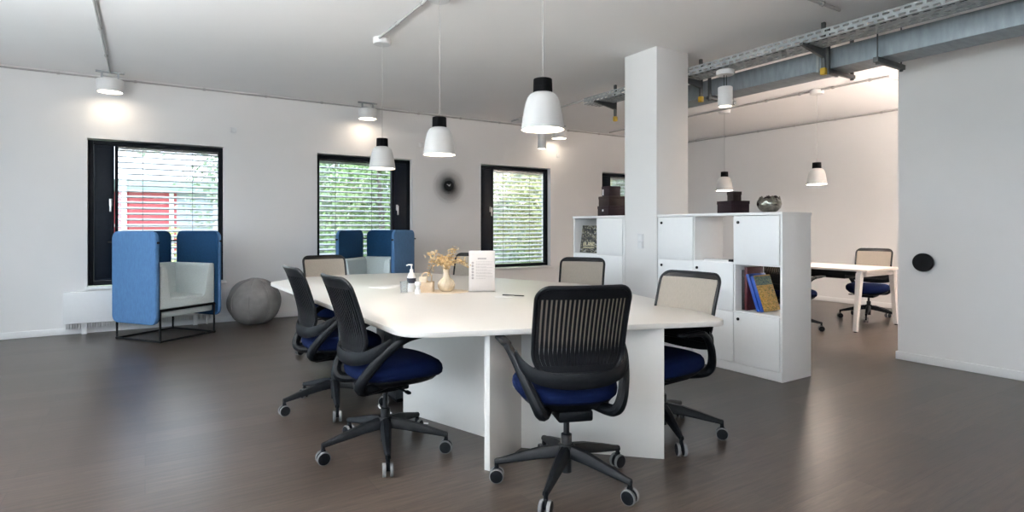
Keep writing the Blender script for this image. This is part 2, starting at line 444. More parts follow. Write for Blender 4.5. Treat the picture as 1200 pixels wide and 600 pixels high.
# ------------------------------------------------------------------ radiator under the left window
t = thing('radiator', 'white panel radiator under the leftmost window behind the booth chair', 'radiator', (0.12, YB-0.055, 0))
b = B(); box(b, -0.92, 0.62, -0.045, 0.045, 0.13, 0.50, 0.008); obj('panel', b, TRIM, t)
b = B()
for i in range(62): box(b, -0.90+i*0.0245, -0.892+i*0.0245, -0.038, 0.038, 0.065, 0.131)
obj('fins', b, TRIM, t)
b = B()
cyl(b, (0.56, 0.0, 0.0), (0.56, 0.0, 0.14), 0.010); obj('pipe', b, TRIM, t)
for x in (-0.75, 0.40):
    b = B(); box(b, x, x+0.05, -0.02, 0.02, 0, 0.14); obj('foot', b, TRIM, t)

# ------------------------------------------------------------------ conference table
TC = Vector((2.1, 4.2, 0.0))
t = thing('conference_table', 'large white conference table with rounded corners in the middle of the room', 'table', TC)
poly = round_poly([(1.08, 2.68), (2.745, 2.06), (3.03, 2.60), (3.40, 4.05), (2.62, 6.12), (1.50, 6.34), (0.985, 5.80)], [0.22, 0.10, 0.4, 0.7, 0.5, 0.45, 0.22], 10)
b = B(); prism(b, poly, 0.712, 0.742, 'z', 0.004); obj('table_top', b, TABLE, t, world=True)
def wing(c, ang, length, th=0.034):
    b = B()
    Mx = Matrix.Translation((c[0], c[1], 0)) @ Matrix.Rotation(R(ang), 4, 'Z')
    box(b, 0.0, length, -th/2, th/2, 0.0, 0.712, 0.0025, 0, Mx)
    return obj('leg_panel', b, TABLE, t, world=True)
c1 = (1.82, 2.775)
wing(c1, 209.5, 0.37); wing(c1, -44.4, 0.805); wing(c1, 108.5, 1.0)
c2 = (2.35, 5.62)
wing(c2, 20, 0.40); wing(c2, 128, 0.70); wing(c2, -71.5, 1.0)
# pedestal and cable under the table
t = thing('pedestal_box', 'dark grey upright cable box under the conference table', 'cable box', (1.67, 4.12, 0))
b = B(); box(b, -0.16, 0.16, -0.20, 0.20, 0.03, 0.64, 0.006); obj('body', b, DGREY, t)
b = B(); box(b, -0.166, -0.155, -0.185, 0.0, 0.06, 0.62, 0.002); box(b, -0.166, -0.155, 0.012, 0.185, 0.06, 0.62, 0.002); obj('front_panel', b, DGREY, t)
b = B(); box(b, -0.14, 0.14, -0.18, 0.18, 0.0, 0.03); obj('plinth', b, BLACKP, t)
b = B(); tube(b, catmull([(1.45, 4.02, 0.005), (1.38, 3.90, 0.006), (1.40, 3.70, 0.006), (1.30, 3.55, 0.006), (1.44, 3.48, 0.006), (1.53, 3.40, 0.006)], 8), 0.005, 8)
tag(obj('power_cable', b, PAPER), 'white cable trailing on the floor under the conference table', 'cable')

# ------------------------------------------------------------------ office chair
def superellipse(a, bb, n, k, cx=0, cy=0, z=0, fz=None):
    out = []
    for i in range(k):
        th = 2*PI*i/k; c, s = math.cos(th), math.sin(th)
        x = cx+a*math.copysign(abs(c)**(2/n), c); y = cy+bb*math.copysign(abs(s)**(2/n), s)
        out.append((x, y, z if fz is None else fz(x, y, z)))
    return out

ZB0, ZB1 = 0.595, 1.0
def back_y(z, x):
    v = (z-ZB0)/(ZB1-ZB0)
    y = -0.215 - 0.012*math.sin(v*PI*0.55) - 0.120*max(0, v-0.15)**1.5
    return y + 0.75*x*x - 0.004
def back_hw(z):
    v = (z-ZB0)/(ZB1-ZB0)
    w = 0.214 + 0.006*v
    if v < 0.26:
        q = 1-v/0.26; w = w - 0.075*(1-math.sqrt(max(0, 1-q*q)))
    if v > 0.86:
        q = (v-0.86)/0.14; w = w - 0.062*(1-math.sqrt(max(0, 1-q*q)))
    return w
def bstrip(bm, fl, fr, z0, z1, n, th, mi=0, off=0.0):
    t = bmesh.new(); rows = []
    for i in range(n+1):
        z = z0+(z1-z0)*i/n; xa, xb = fl(z), fr(z); row = []
        k = max(1, int(abs(xb-xa)/0.03))
        for j in range(k+1) if False else range(13 if fl(z0+0.01) < -0.1 else 2):
            m = (13 if fl(z0+0.01) < -0.1 else 2)-1
            x = xa+(xb-xa)*j/m; y = back_y(z, x)+off
            row.append((t.verts.new((x, y-th/2, z)), t.verts.new((x, y+th/2, z))))
        rows.append(row)
    for r0, r1 in zip(rows, rows[1:]):
        for j in range(len(r0)-1):
            t.faces.new((r0[j][0], r0[j+1][0], r1[j+1][0], r1[j][0])); t.faces.new((r0[j][1], r1[j][1], r1[j+1][1], r0[j+1][1]))
        t.faces.new((r0[0][0], r1[0][0], r1[0][1], r0[0][1])); t.faces.new((r0[-1][0], r0[-1][1], r1[-1][1], r1[-1][0]))
    for r0 in (rows[0], rows[-1]):
        for j in range(len(r0)-1): t.faces.new((r0[j][0], r0[j][1], r0[j+1][1], r0[j+1][0]))
    bmesh.ops.recalc_face_normals(t, faces=t.faces)
    _merge(bm, t, None, mi)

def make_chair():
    t = thing('office_chair', '', 'chair')
    # seat cushion
    b = B()
    cy = 0.050
    def drop(x, y, z):
        q = max(0, (y-cy-0.02)/0.24); e = (x/0.25)**2
        return z - 0.028*q*q + 0.006*e
    prof = [(0.84, 0.440), (0.93, 0.444), (0.985, 0.458), (1.0, 0.480), (0.985, 0.502), (0.93, 0.520), (0.82, 0.532), (0.6, 0.538), (0.3, 0.540), (0.08, 0.540)]
    rings_mesh(b, [superellipse(0.250*s, 0.262*s, 2.7, 56, 0, cy, z, drop) for s, z in prof])
    obj('seat', b, SEATF, t)
    # pan and mechanism
    b = B()
    rings_mesh(b, [superellipse(0.252*s, 0.235*s2, 3.2, 40, 0, cy+dy, z, drop) for s, s2, dy, z in [(0.55, 0.5, -0.03, 0.398), (0.72, 0.74, -0.02, 0.402), (0.84, 0.86, -0.005, 0.420), (0.90, 0.90, 0, 0.436), (0.90, 0.90, 0, 0.447)]])
    box(b, -0.085, 0.085, -0.16, 0.11, 0.352, 0.405, 0.012)
    obj('seat_pan', b, BLACKP, t)
    b = B(); cyl(b, (0.07, 0.02, 0.380), (0.20, 0.04, 0.375), 0.006); box(b, 0.19, 0.235, 0.03, 0.052, 0.368, 0.382, 0.004); obj('lever', b, BLACKP, t)
    # back shell
    b = B()
    nr = 20
    ztop = 0.957; zs = 0.735; zsolid = 0.622
    pitch = 0.392/nr
    for i in range(nr+1):
        xc0 = -0.196+pitch*i
        def cx(z, x0=xc0):
            w = back_hw(z)-0.016
            return x0*w/0.196
        def hw(z):
            v = (z-zs)/(ztop-zs)
            f = 0.27 + 0.21*max(0, min(1, (0.10-v)/0.36+0.0))
            return pitch*min(0.46, f)*(back_hw(z)-0.016)/0.196
        bstrip(b, lambda z: cx(z)-hw(z), lambda z: cx(z)+hw(z), zsolid, ztop, 22, 0.007)
    f0 = lambda z: -back_hw(z)+0.004
    f1 = lambda z: back_hw(z)-0.004
    bstrip(b, f0, f1, ZB0, zsolid+0.012, 8, 0.009)
    bstrip(b, f0, f1, ztop-0.012, ZB1-0.001, 6, 0.010)
    # rim
    zz = [ZB0+(ZB1-ZB0)*i/40 for i in range(41)]
    zz = sorted(set(zz+[ZB1-0.004, ZB1-0.001, ZB0+0.004]))
    loop = [(-back_hw(z), back_y(z, back_hw(z)), z) for z in zz]
    w = back_hw(ZB1)
    loop += [(-w+2*w*i/12, back_y(ZB1, -w+2*w*i/12), ZB1) for i in range(1, 12)]
    loop += [(back_hw(z), back_y(z, back_hw(z)), z) for z in reversed(zz)]
    w = back_hw(ZB0)
    loop += [(w-2*w*i/12, back_y(ZB0, w-2*w*i/12), ZB0) for i in range(1, 12)]
    tube(b, loop, 0.0105, 8, 0, True)
    back = obj('backrest', b, SHELL, t)
    b = B()
    bstrip(b, lambda z: -back_hw(z)+0.012, lambda z: back_hw(z)-0.012, 0.715, 0.968, 16, 0.002, 0, 0.0085)
    mp = obj('mesh_panel', b, MESHB, back)
    mp['label'] = 'beige mesh facing'
    # yoke
    b = B()
    path = catmull([(-0.272, -0.070, 0.668), (-0.256, -0.135, 0.628), (-0.212, -0.188, 0.592), (-0.12, -0.226, 0.570), (0, -0.238, 0.564), (0.12, -0.226, 0.570), (0.212, -0.188, 0.592), (0.256, -0.135, 0.628), (0.272, -0.070, 0.668)], 6)
    tube(b, path, [0.037-0.014*abs(2*k/(len(path)-1)-1)**2 for k in range(len(path))], 10, 0, False, (0.30, 1.0), (0, 0, 1))
    obj('back_frame', b, BLACKP, t)
    # arms
    for s in (-1, 1):
        b = B()
        pts = catmull([(s*0.10, -0.03, 0.412), (s*0.150, -0.150, 0.405), (s*0.178, -0.205, 0.416), (s*0.203, -0.212, 0.462), (s*0.238, -0.160, 0.545), (s*0.268, -0.085, 0.628), (s*0.288, -0.005, 0.678), (s*0.296, 0.08, 0.693), (s*0.297, 0.17, 0.695)], 6)
        tube(b, pts, [0.028-0.014*max(0, (k-14)/34) for k in range(len(pts))], 10, 0, False, (1.1, 1.0))
        poly = round_poly([(s*0.296-0.026, 0.01), (s*0.296+0.026, 0.01), (s*0.296+0.026, 0.235), (s*0.296-0.026, 0.235)], 0.025, 5)
        prism(b, poly, 0.688, 0.704, 'z', 0.005)
        obj('armrest', b, BLACKP, t)
    # gas lift
    b = B(); cyl(b, (0, 0, 0.20), (0, 0, 0.36), 0.0145, 16); cyl(b, (0, 0, 0.06), (0, 0, 0.245), 0.0265, 20); cyl(b, (0, 0, 0.243), (0, 0, 0.25), 0.0265, 20, 0, 0.018)
    obj('gas_lift', b, STEELD, t)
    b = B(); lathe(b, [(0.0, 0.135), (0.046, 0.135), (0.050, 0.145), (0.047, 0.180), (0.036, 0.198), (0.0, 0.198)], 24); obj('base_hub', b, BLACKP, t)
    # five legs with casters
    leg_me = cas_me = None
    for k in range(5):
        a = 2*PI*k/5
        if leg_me is None:
            b = B()
            sect = [(0.03, 0.032, 0.136, 0.194), (0.12, 0.029, 0.128, 0.180), (0.24, 0.022, 0.108, 0.147), (0.325, 0.016, 0.094, 0.121), (0.352, 0.014, 0.090, 0.115)]
            rg = []
            for x, hwid, z0, z1 in sect:
                c = 0.28
                rg.append([(x, -hwid, z0+0.006), (x, -hwid*0.75, z0), (x, hwid*0.75, z0), (x, hwid, z0+0.006), (x, hwid*0.9, z0+(z1-z0)*0.7), (x, hwid*0.45, z1), (x, -hwid*0.45, z1), (x, -hwid*0.9, z0+(z1-z0)*0.7)])
            rings_mesh(b, rg)
            cyl(b, (0.345, 0, 0.112), (0.345, 0, 0.062), 0.011, 12)
            lg = obj('base_leg', b, BLACKP, t)
            b = B()
            for s in (-1, 1):
                y0, y1 = s*0.010, s*0.027
                Mx = Matrix.Translation((0.345, 0, 0.036)) @ Matrix.Rotation(R(-90), 4, 'X')
                lo, hi = min(y0, y1), max(y0, y1)
                lathe(b, [(0.0315, lo), (0.0348, lo+0.001), (0.036, lo+0.004), (0.036, hi-0.004), (0.0348, hi-0.001), (0.0315, hi)], 24, (0, 0, 0), 1, Mx)
                lathe(b, [(0.0, lo+0.001), (0.0315, lo+0.001), (0.0315, hi-0.0015), (0.013, hi), (0.0, hi)] if s > 0 else [(0.0, lo), (0.013, lo), (0.0315, lo+0.0015), (0.0315, hi-0.001), (0.0, hi-0.001)], 24, (0, 0, 0), 0, Mx)
            cyl(b, (0.345, -0.012, 0.036), (0.345, 0.012, 0.036), 0.010, 10)
            box(b, 0.333, 0.357, -0.009, 0.009, 0.034, 0.080, 0.003)
            cas = obj('caster', b, [BLACKP, GREYT], lg)
        else:
            l2 = lg.copy(); COL.objects.link(l2); l2.parent = t
            c2_ = cas.copy(); COL.objects.link(c2_); c2_.parent = l2
            l2.rotation_euler.z = a
    return t

chair0 = make_chair(); chair_used = False
UPPER = ('seat', 'seat_pan', 'lever', 'backrest', 'back_frame', 'armrest')
def put_chair(x, y, face, base, label, group, dz=0.0, name=None):
    """face = heading of the seat front (deg from +X), base = heading of one base leg"""
    global chair_used
    if not chair_used: o = chair0; chair_used = True
    else: o = dup(chair0, (0, 0, 0), 0, label)
    o.location = (x, y, 0); o.rotation_euler.z = R(face-90); o['label'] = label; o['group'] = group
    k = 0
    for ch in o.children:
        nm = ch.name.split('.')[0]
        if nm == 'base_leg':
            ch.rotation_euler.z = R(base-(face-90)+72*k); k += 1
        elif nm in UPPER: ch.location.z = dz
    return o
G = 'office chairs around the conference table'
CHAIRS = [
 (1.755, 2.255, 69, 1, 'black slotted-back office chair seen from behind at the near end of the white table', G, 0.0),
 (1.145, 3.128, 2, 36, 'nearest navy-seat office chair in side view on the left of the white table', G, 0.0),
 (1.13, 4.10, 2, 41, 'second office chair on the left, half hidden behind the nearest side-view chair', G, -0.01),
 (1.62, 5.98, -88, 48, 'beige-backed office chair at the far left end of the table before the blue booth chair', G, -0.05),
 (2.67, 2.48, 185, 24, 'beige-backed office chair on the right of the table in front of the cabinet with books', G, -0.03),
 (3.44, 4.27, 218, 30, 'beige-backed office chair at the table in front of the cabinet with the magazine', G, -0.05),
 (3.00, 5.72, 218, 10, 'office chair at the table mostly hidden behind the sign and dried branches', G, -0.05),
]
for c in CHAIRS: put_chair(*c)
G2 = 'office chairs at the desk in the back room'
put_chair(8.34, 4.02, 192, 57, 'beige-backed office chair behind the white desk in the back room', G2, -0.05)
put_chair(6.66, 4.12, 0, 20, 'office chair with a navy seat behind the tall cabinet, tucked at the white desk', G2, -0.03)

# ------------------------------------------------------------------ booth lounge chairs
def make_pod():
    t = thing('booth_chair', '', 'lounge chair')
    h = 0.345
    # frame
    b = B(); r = 0.011
    cs = [(-h, -h), (h, -h), (h, h), (-h, h)]
    for i in range(4):
        x, y = cs[i]; x2, y2 = cs[(i+1) % 4]
        cyl(b, (x, y, 0.0), (x, y, 0.36), r, 10)
        box(b, min(x, x2)-r, max(x, x2)+r, min(y, y2)-r, max(y, y2)+r, 0.004, 0.020)
        box(b, min(x, x2)-r, max(x, x2)+r, min(y, y2)-r, max(y, y2)+r, 0.335, 0.357)
    obj('frame', b, BLKM, t)
    # seat base tray
    b = B(); box(b, -h+0.012, h-0.012, -h+0.012, h-0.012, 0.265, 0.350, 0.015); obj('seat_base', b, TUBF, t)
    # tub
    b = B()
    o = h+0.002
    prof = [(-o, 0.36), (o, 0.36), (o, 0.83), (o-0.075, 0.83), (o-0.135, 0.45), (-o+0.135, 0.45), (-o+0.075, 0.83), (-o, 0.83)]
    prof = round_poly(prof, [0.012, 0.012, 0.02, 0.045, 0.06, 0.06, 0.045, 0.02], 6)
    prism(b, prof, -o, o-0.14, 'y', 0.012)
    # curved back slab
    bp = round_poly([(-o, o-0.145), (o, o-0.145), (o, o), (-o, o)], [0, 0, 0.05, 0.05], 6)
    prism(b, bp, 0.36, 0.83, 'z', 0.014)
    # inner back slope
    prism(b, [(o-0.145, 0.45), (o-0.145, 0.80), (o-0.235, 0.45)], -o+0.09, o-0.09, 'x')
    obj('tub_shell', b, TUBF, t)
    b = B(); prism(b, round_poly([(-o+0.135, -o+0.012), (o-0.135, -o+0.012), (o-0.135, o-0.16), (-o+0.135, o-0.16)], 0.04, 5), 0.44, 0.475, 'z', 0.014, seg=3); obj('seat_cushion', b, TUBF, t)
    # screens
    def screen(w, z0, z1, Mx, inner):
        b = B()
        prism(b, round_poly([(-w/2, z0), (w/2, z0), (w/2, z1), (-w/2, z1)], 0.085, 8), -0.024, 0.024, 'y', 0.016, 0, Mx, 3)
        o = obj('screen', b, PODF, t)
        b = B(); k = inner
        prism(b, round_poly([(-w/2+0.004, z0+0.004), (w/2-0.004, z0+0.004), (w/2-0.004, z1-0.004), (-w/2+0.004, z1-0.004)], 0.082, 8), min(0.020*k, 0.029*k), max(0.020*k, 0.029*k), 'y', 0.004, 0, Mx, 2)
        q_ = obj('shade_slab', b, POD_SHADE, o); q_['label'] = 'navy slab with painted backlit shade'  # thin dark slab paints the shade on the inner face
        return o
    q = 0.400
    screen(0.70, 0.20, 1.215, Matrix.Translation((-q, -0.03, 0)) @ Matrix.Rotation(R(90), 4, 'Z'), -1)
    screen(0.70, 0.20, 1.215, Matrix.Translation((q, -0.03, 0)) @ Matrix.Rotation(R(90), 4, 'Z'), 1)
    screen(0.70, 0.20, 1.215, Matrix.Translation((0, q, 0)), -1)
    for sx in (-1, 1):
        b = B()
        pts = [(sx*q, 0.25, 1.09), (sx*q, q, 1.09), (sx*0.25, q, 1.09)]
        tube(b, pts, 0.010, 8); obj('connector', b, BLKM, t)
        b = B(); cyl(b, (sx*q, -0.40, 1.09), (sx*q, -0.36, 1.09), 0.012, 10); obj('end_knob', b, BLKM, t)
    for sx in (-1, 1):
        b = B(); box(b, min(sx*h, sx*q), max(sx*h, sx*q), -0.2, -0.17, 0.338, 0.354); box(b, min(sx*h, sx*q), max(sx*h, sx*q), 0.17, 0.2, 0.338, 0.354); obj('bracket', b, BLKM, t)
    b = B(); box(b, -0.2, -0.17, h, q, 0.338, 0.354); box(b, 0.17, 0.2, h, q, 0.338, 0.354); obj('bracket', b, BLKM, t)
    return t
pod = make_pod()
pod.location = (0.215, 7.80, 0); pod.rotation_euler.z = R(36)
pod['label'] = 'blue booth lounge chair by the leftmost window with its pale tub seat in full view'; pod['group'] = 'blue booth lounge chairs'
dup(pod, (2.72, 7.75, 0), R(-45), 'blue booth lounge chair behind the table end, below the second window from the left')

# ------------------------------------------------------------------ felt ball
t = thing('ball_seat', 'round grey felt ball seat on the floor beside the booth chair', 'seat', (1.20, 8.12, 0), R(25))
b = B(); tt = bmesh.new(); bmesh.ops.create_uvsphere(tt, u_segments=64, v_segments=40, radius=0.325)
for v in tt.verts:
    th = math.atan2(v.co.y, v.co.x); ph = math.acos(max(-1, min(1, v.co.z/0.325)))
    s = abs(math.sin(th*4)) ; groove = -0.010*math.exp(-(s/0.10)**2)*math.sin(ph)
    sag = 0.010*math.sin(th*3+1.3)*math.sin(ph*2)+0.006*math.sin(th*7+ph*5)
    v.co = v.co*(1+groove/0.325+sag/0.325)
    v.co.z = max(v.co.z*0.93, -0.285)
    if v.co.z < -0.22: v.co.x *= 0.97; v.co.y *= 0.97
bmesh.ops.translate(tt, verts=tt.verts, vec=(0, 0, 0.287))
_merge(b, tt, None, 0); obj('cover', b, FELT, t, angle=60)
def on_ball(th, ph, r=0.328): return (r*math.sin(ph)*math.cos(th), r*math.sin(ph)*math.sin(th), 0.287+r*0.93*math.cos(ph))
b = B(); tube(b, [on_ball(-1.75+0.85*math.sin(u*1.9)*0.8, 0.25+u*1.15) for u in [i/24 for i in range(25)]], 0.011, 8, 0, False, (1.6, 0.6)); obj('strap', b, FELTD, t)
b = B()
for k in range(8): tube(b, [on_ball(k*PI/4, 0.12+i*2.35/24, 0.321) for i in range(25)], 0.0045, 6)
obj('seam', b, FELTD, t)
b = B(); lathe(b, [(0.0, 0.010), (0.05, 0.008), (0.06, 0.0), (0.0, -0.002)], 24, (0, 0, 0.287+0.325*0.93-0.002)); obj('top_patch', b, FELTD, t)

# ------------------------------------------------------------------ lamps
def make_pendant():
    t = thing('pendant_lamp', '', 'pendant lamp')       # origin on the ceiling
    zb = -(H-1.823)
    b = B(); lathe(b, [(0.0, 0), (0.085, 0), (0.085, -0.055), (0.078, -0.06), (0.0, -0.06)], 32); obj('canopy', b, LWHITE, t)
    b = B(); cyl(b, (0, 0, -0.05), (0, 0, zb+0.29), 0.0024, 8); obj('cord', b, PIPEW, t)
    b = B(); lathe(b, [(0.0, 0.292), (0.052, 0.292), (0.054, 0.288), (0.056, 0.212), (0.0, 0.208)], 36, (0, 0, zb)); obj('cap', b, CAPB, t)
    out = [(0.050, 0.214), (0.058, 0.212), (0.074, 0.203), (0.088, 0.185), (0.099, 0.155), (0.109, 0.110), (0.117, 0.060), (0.1225, 0.020), (0.1245, 0.0)]
    inn = [(r-0.003, z) for r, z in reversed(out)]
    b = B(); lathe(b, out+inn, 48, (0, 0, zb)); obj('shade', b, SHADE, t)
    b = B(); lathe(b, [(0.0, 0.016), (0.112, 0.016), (0.1175, 0.010), (0.112, 0.006), (0.0, 0.005)], 40, (0, 0, zb)); obj('diffuser', b, EM_P, t)
    return t
pl = make_pendant()
PL = [((1.93, 5.36), 'smallest-looking black-capped pendant lamp hanging before the window behind the booth chair'),
      ((1.93, 4.08), 'middle one of the three black-capped pendant lamps over the conference table'),
      ((1.93, 2.70), 'nearest and largest-looking black-capped pendant lamp over the conference table'),
      ((7.60, 5.78), 'pendant lamp in the back room hanging above the dark boxes on the cabinet'),
      ((7.53, 4.28), 'pendant lamp in the back room hanging above the white desk, right of the silver bowl')]
back_me = None
for i, ((x, y), lab) in enumerate(PL):
    if i == 0: pl.location = (x, y, H); pl['label'] = lab; pl['group'] = 'bell pendant lamps'
    else:
        o = dup(pl, (x, y, H), 0, lab)
        if i >= 3:
            for c in o.children:
                if c.name.startswith('diffuser'):
                    if back_me is None: back_me = c.data.copy(); back_me.materials[0] = EM_PB
                    c.data = back_me

def make_can():
    t = thing('surface_downlight', '', 'ceiling light')
    b = B(); lathe(b, [(0.0, -0.10), (0.132, -0.10), (0.135, -0.104), (0.135, -0.238), (0.132, -0.242), (0.120, -0.242), (0.120, -0.228), (0.0, -0.228)], 40); obj('housing', b, LWHITE, t)
    b = B(); lathe(b, [(0.0, -0.2285), (0.118, -0.2285), (0.118, -0.234), (0.0, -0.236)], 40); obj('diffuser', b, EM_C, t)
    b = B(); box(b, -0.14, 0.14, -0.02, 0.02, -0.018, 0); box(b, -0.09, -0.07, -0.012, 0.012, -0.10, -0.015); box(b, 0.07, 0.09, -0.012, 0.012, -0.10, -0.015); obj('bracket', b, GALV, t)
    return t
cn = make_can()
CN = [((-0.345, 8.22), 'round white ceiling downlight above the leftmost window'),
      ((2.75, 8.25), 'round white ceiling downlight above the second window, behind the pendant cord'),
      ((6.26, 8.25), 'small round white ceiling downlight right of the largest pendant shade')]
for i, ((x, y), lab) in enumerate(CN):
    if i == 0: cn.location = (x, y, H); cn['label'] = lab; cn['group'] = 'round ceiling downlights'
    else: dup(cn, (x, y, H), 0, lab)

# added uplighters out of view, bouncing fill light off the ceiling
def make_fill_lamp(m=None):
    t = thing('added_fill_lamp', '', 'added fill lamp')
    b = B(); box(b, -0.20, 0.20, -0.15, 0.15, 0, 0.018, 0.006); obj('base', b, LWHITE, t)
    b = B(); box(b, -0.025, 0.025, -0.015, 0.015, 0.018, 1.95, 0.004); obj('pole', b, LWHITE, t)
    b = B()
    for q in ((-0.33, 0.33, -0.18, -0.17), (-0.33, 0.33, 0.17, 0.18), (-0.33, -0.32, -0.17, 0.17), (0.32, 0.33, -0.17, 0.17)): box(b, *q, 1.94, 1.995)
    box(b, -0.33, 0.33, -0.18, 0.18, 1.93, 1.942); obj('lamp_head', b, LWHITE, t)
    b = B(); box(b, -0.31, 0.31, -0.16, 0.16, 1.95, 1.975); obj('diffuser', b, m or EM_FILL, t)
    return t
FILL_LAMPS = [((-1.6, -1.2), 'added white fill uplighter by the glazed left wall, nearest the corner', 0), ((-1.62, 1.4), 'added white fill uplighter by the middle of the glazed left wall', 0), ((-1.72, 3.3), 'added white fill uplighter by the glazed left wall, nearest the windows with blinds', 0), ((6.95, 0.9), 'added white fill uplighter right behind the partition in the back room', 1), ((8.4, 0.4), 'added white fill uplighter in the open floor behind the partition', 1), ((9.2, 1.0), 'added white fill uplighter by the back room wall behind the partition', 1)]
fill_roots = {}
for (x, y), lab, wk in FILL_LAMPS:
    if wk not in fill_roots: u_ = fill_roots[wk] = make_fill_lamp(EM_FILL_WARM if wk else EM_FILL); u_.location = (x, y, 0); u_['label'] = lab; u_['group'] = 'added fill uplighters'
    else: dup(fill_roots[wk], (x, y, 0), 0, lab)

# cylinder spots
def cyl_spot(x, y, ztop, z1, z0, r, label, canopy_r=0.085):
    t = thing('cylinder_spotlight', label, 'spotlight', (x, y, ztop), 0, 'white cylinder spotlights')
    b = B(); lathe(b, [(0.0, 0), (canopy_r, 0), (canopy_r, -0.042), (canopy_r-0.006, -0.048), (0.0, -0.048)], 32); obj('canopy', b, LWHITE, t)
    b = B(); cyl(b, (-0.02, 0, -0.045), (-0.02, 0, z1-ztop+0.005), 0.003, 6); cyl(b, (0.02, 0, -0.045), (0.02, 0, z1-ztop+0.005), 0.003, 6); obj('cord', b, BLKM, t)
    b = B(); d1, d0 = z1-ztop, z0-ztop
    lathe(b, [(0.0, d1), (r-0.004, d1), (r, d1-0.004), (r, d0+0.002), (r-0.004, d0), (r-0.009, d0), (r-0.009, d0+0.02), (0.0, d0+0.02)], 32); obj('housing', b, LWHITE, t)
    b = B(); lathe(b, [(0.0, d0+0.017), (r-0.011, d0+0.017), (r-0.011, d0+0.010), (0.0, d0+0.010)], 32); obj('diffuser', b, EM_C, t)
cyl_spot(5.63, 7.9, H, 2.88, 2.57, 0.072, 'white cylinder spotlight just below the largest pendant shade')
cyl_spot(4.93, 3.74, 2.838, 2.67, 2.475, 0.070, 'white cylinder spotlight hanging under the cable tray')

# ------------------------------------------------------------------ conduits
def conduit(pts, r, label, m=PIPE, clips=None, name='ceiling_conduit'):
    t = thing(name, label, 'conduit', pts[0], 0)
    b = B()
    for p, q in zip(pts, pts[1:]): cyl(b, p, q, r, 10)
    obj('pipe', b, m, t, world=True)
    if clips:
        for p in clips:
            b = B(); d = (Vector(pts[1])-Vector(pts[0])).normalized()
            cyl(b, Vector(p)-d*0.014, Vector(p)+d*0.014, r*1.55, 10)
            obj('clip', b, PIPEW, t, world=True)
zc = H-0.018
conduit([(XL, YB-0.02, zc-0.012), (8.3, YB-0.02, zc-0.012)], 0.011, 'thin conduit along the top of the wall with windows', PIPEW, [(-1.6+0.75*i, YB-0.02, zc-0.012) for i in range(13)])
conduit([(XR-0.02, YB, zc-0.012), (XR-0.02, -2, zc-0.012)], 0.011, 'thin conduit along the top of the back room wall', PIPEW, [(XR-0.02, 8.1-0.72*i, zc-0.012) for i in range(9)])
conduit([(1.88, 5.36, zc), (1.88, -2.5, zc)], 0.011, 'ceiling conduit leading to the pendant lamps over the conference table', PIPE, [(1.88, 4.85, zc), (1.88, 4.3, zc), (1.88, 3.3, zc)])
conduit([(-0.345, 8.2, zc), (-0.345, -2.5, zc)], 0.010, 'ceiling conduit at the far left leading to the leftmost downlight', PIPE, [(-0.345, 7.4, zc), (-0.345, 6.4, zc)])
conduit([(7.50, 8.3, zc), (7.50, 3.38, zc)], 0.012, 'back room ceiling conduit joining the two pendant lamps', PIPE, [(7.5, 7.4, zc), (7.5, 6.9, zc), (7.5, 5.0, zc), (7.5, 4.5, zc), (7.5, 4.05, zc), (7.5, 3.6, zc)])
conduit([(7.5, 3.40, zc), (9.6, 3.40, zc)], 0.012, 'short ceiling conduit branching towards the back room wall', PIPE, [(7.9, 3.4, zc)])
conduit([(3.2, 2.57, zc), (4.86, 2.57, zc)], 0.014, 'short ceiling conduit reaching the top of the cable tray', PIPE, [(4.6, 2.57, zc), (3.9, 2.57, zc)])
conduit([(5.28, 5.9, zc), (5.28, 8.3, zc)], 0.013, 'ceiling conduit running on from the end of the cable tray', PIPE, [(5.28, 6.3, zc), (5.28, 7.2, zc)])

# ------------------------------------------------------------------ cable tray, duct, hangers
TX0, TX1, TY0, TY1, TZ0, TZ1 = 4.80, 5.06, -2.4, 5.80, 2.845, 2.925
t = thing('cable_tray', 'perforated galvanised cable tray under the ceiling, passing behind the pillar', 'cable tray', (TX0, TY0, TZ0))
def perforated(axis, u0, u1, v0, v1, w, th, su, sv, nv, b):
    """sheet spanning y(u0..u1) x other(v0..v1) with slots; axis 'x' => vertical side at x=w, 'z' => floor at z=w"""
    rows = nv; sv_ = (v1-v0)/rows
    def put(ya, yb, va, vb):
        if axis == 'x': box(b, w, w+th, ya, yb, va, vb)
        else: box(b, va, vb, ya, yb, w, w+th)
    for i in range(rows+1):
        c = v0+sv_*i; hb = sv_*0.30
        put(u0, u1, max(v0, c-hb), min(v1, c+hb))
    n = int((u1-u0)/su)
    for r_ in range(rows):
        va, vb = v0+sv_*(r_+0.30), v0+sv_*(r_+0.70)
        for i in range(n):
            y = u0+su*i+(su*0.5 if r_ % 2 else 0)
            put(y, min(u1, y+su*0.36), va, vb)
b = B(); perforated('x', 1.2, TY1, TZ0, TZ1, TX0, 0.002, 0.075, 0, 2, b); perforated('x', 1.2, TY1, TZ0, TZ1, TX1-0.002, 0.002, 0.075, 0, 2, b)
for x in (TX0, TX1-0.002): box(b, x, x+0.002, TY0, 1.2, TZ0, TZ1)
for x in (TX0-0.001, TX1-0.009): box(b, x, x+0.010, TY0, TY1, TZ1-0.003, TZ1+0.003)
obj('side_rail', b, GALV, t, world=True)
b = B(); perforated('z', 1.2, TY1, TX0, TX1, TZ0, 0.002, 0.075, 0, 4, b); box(b, TX0, TX1, TY0, 1.2, TZ0, TZ0+0.002); obj('tray_bed', b, GALV, t, world=True)
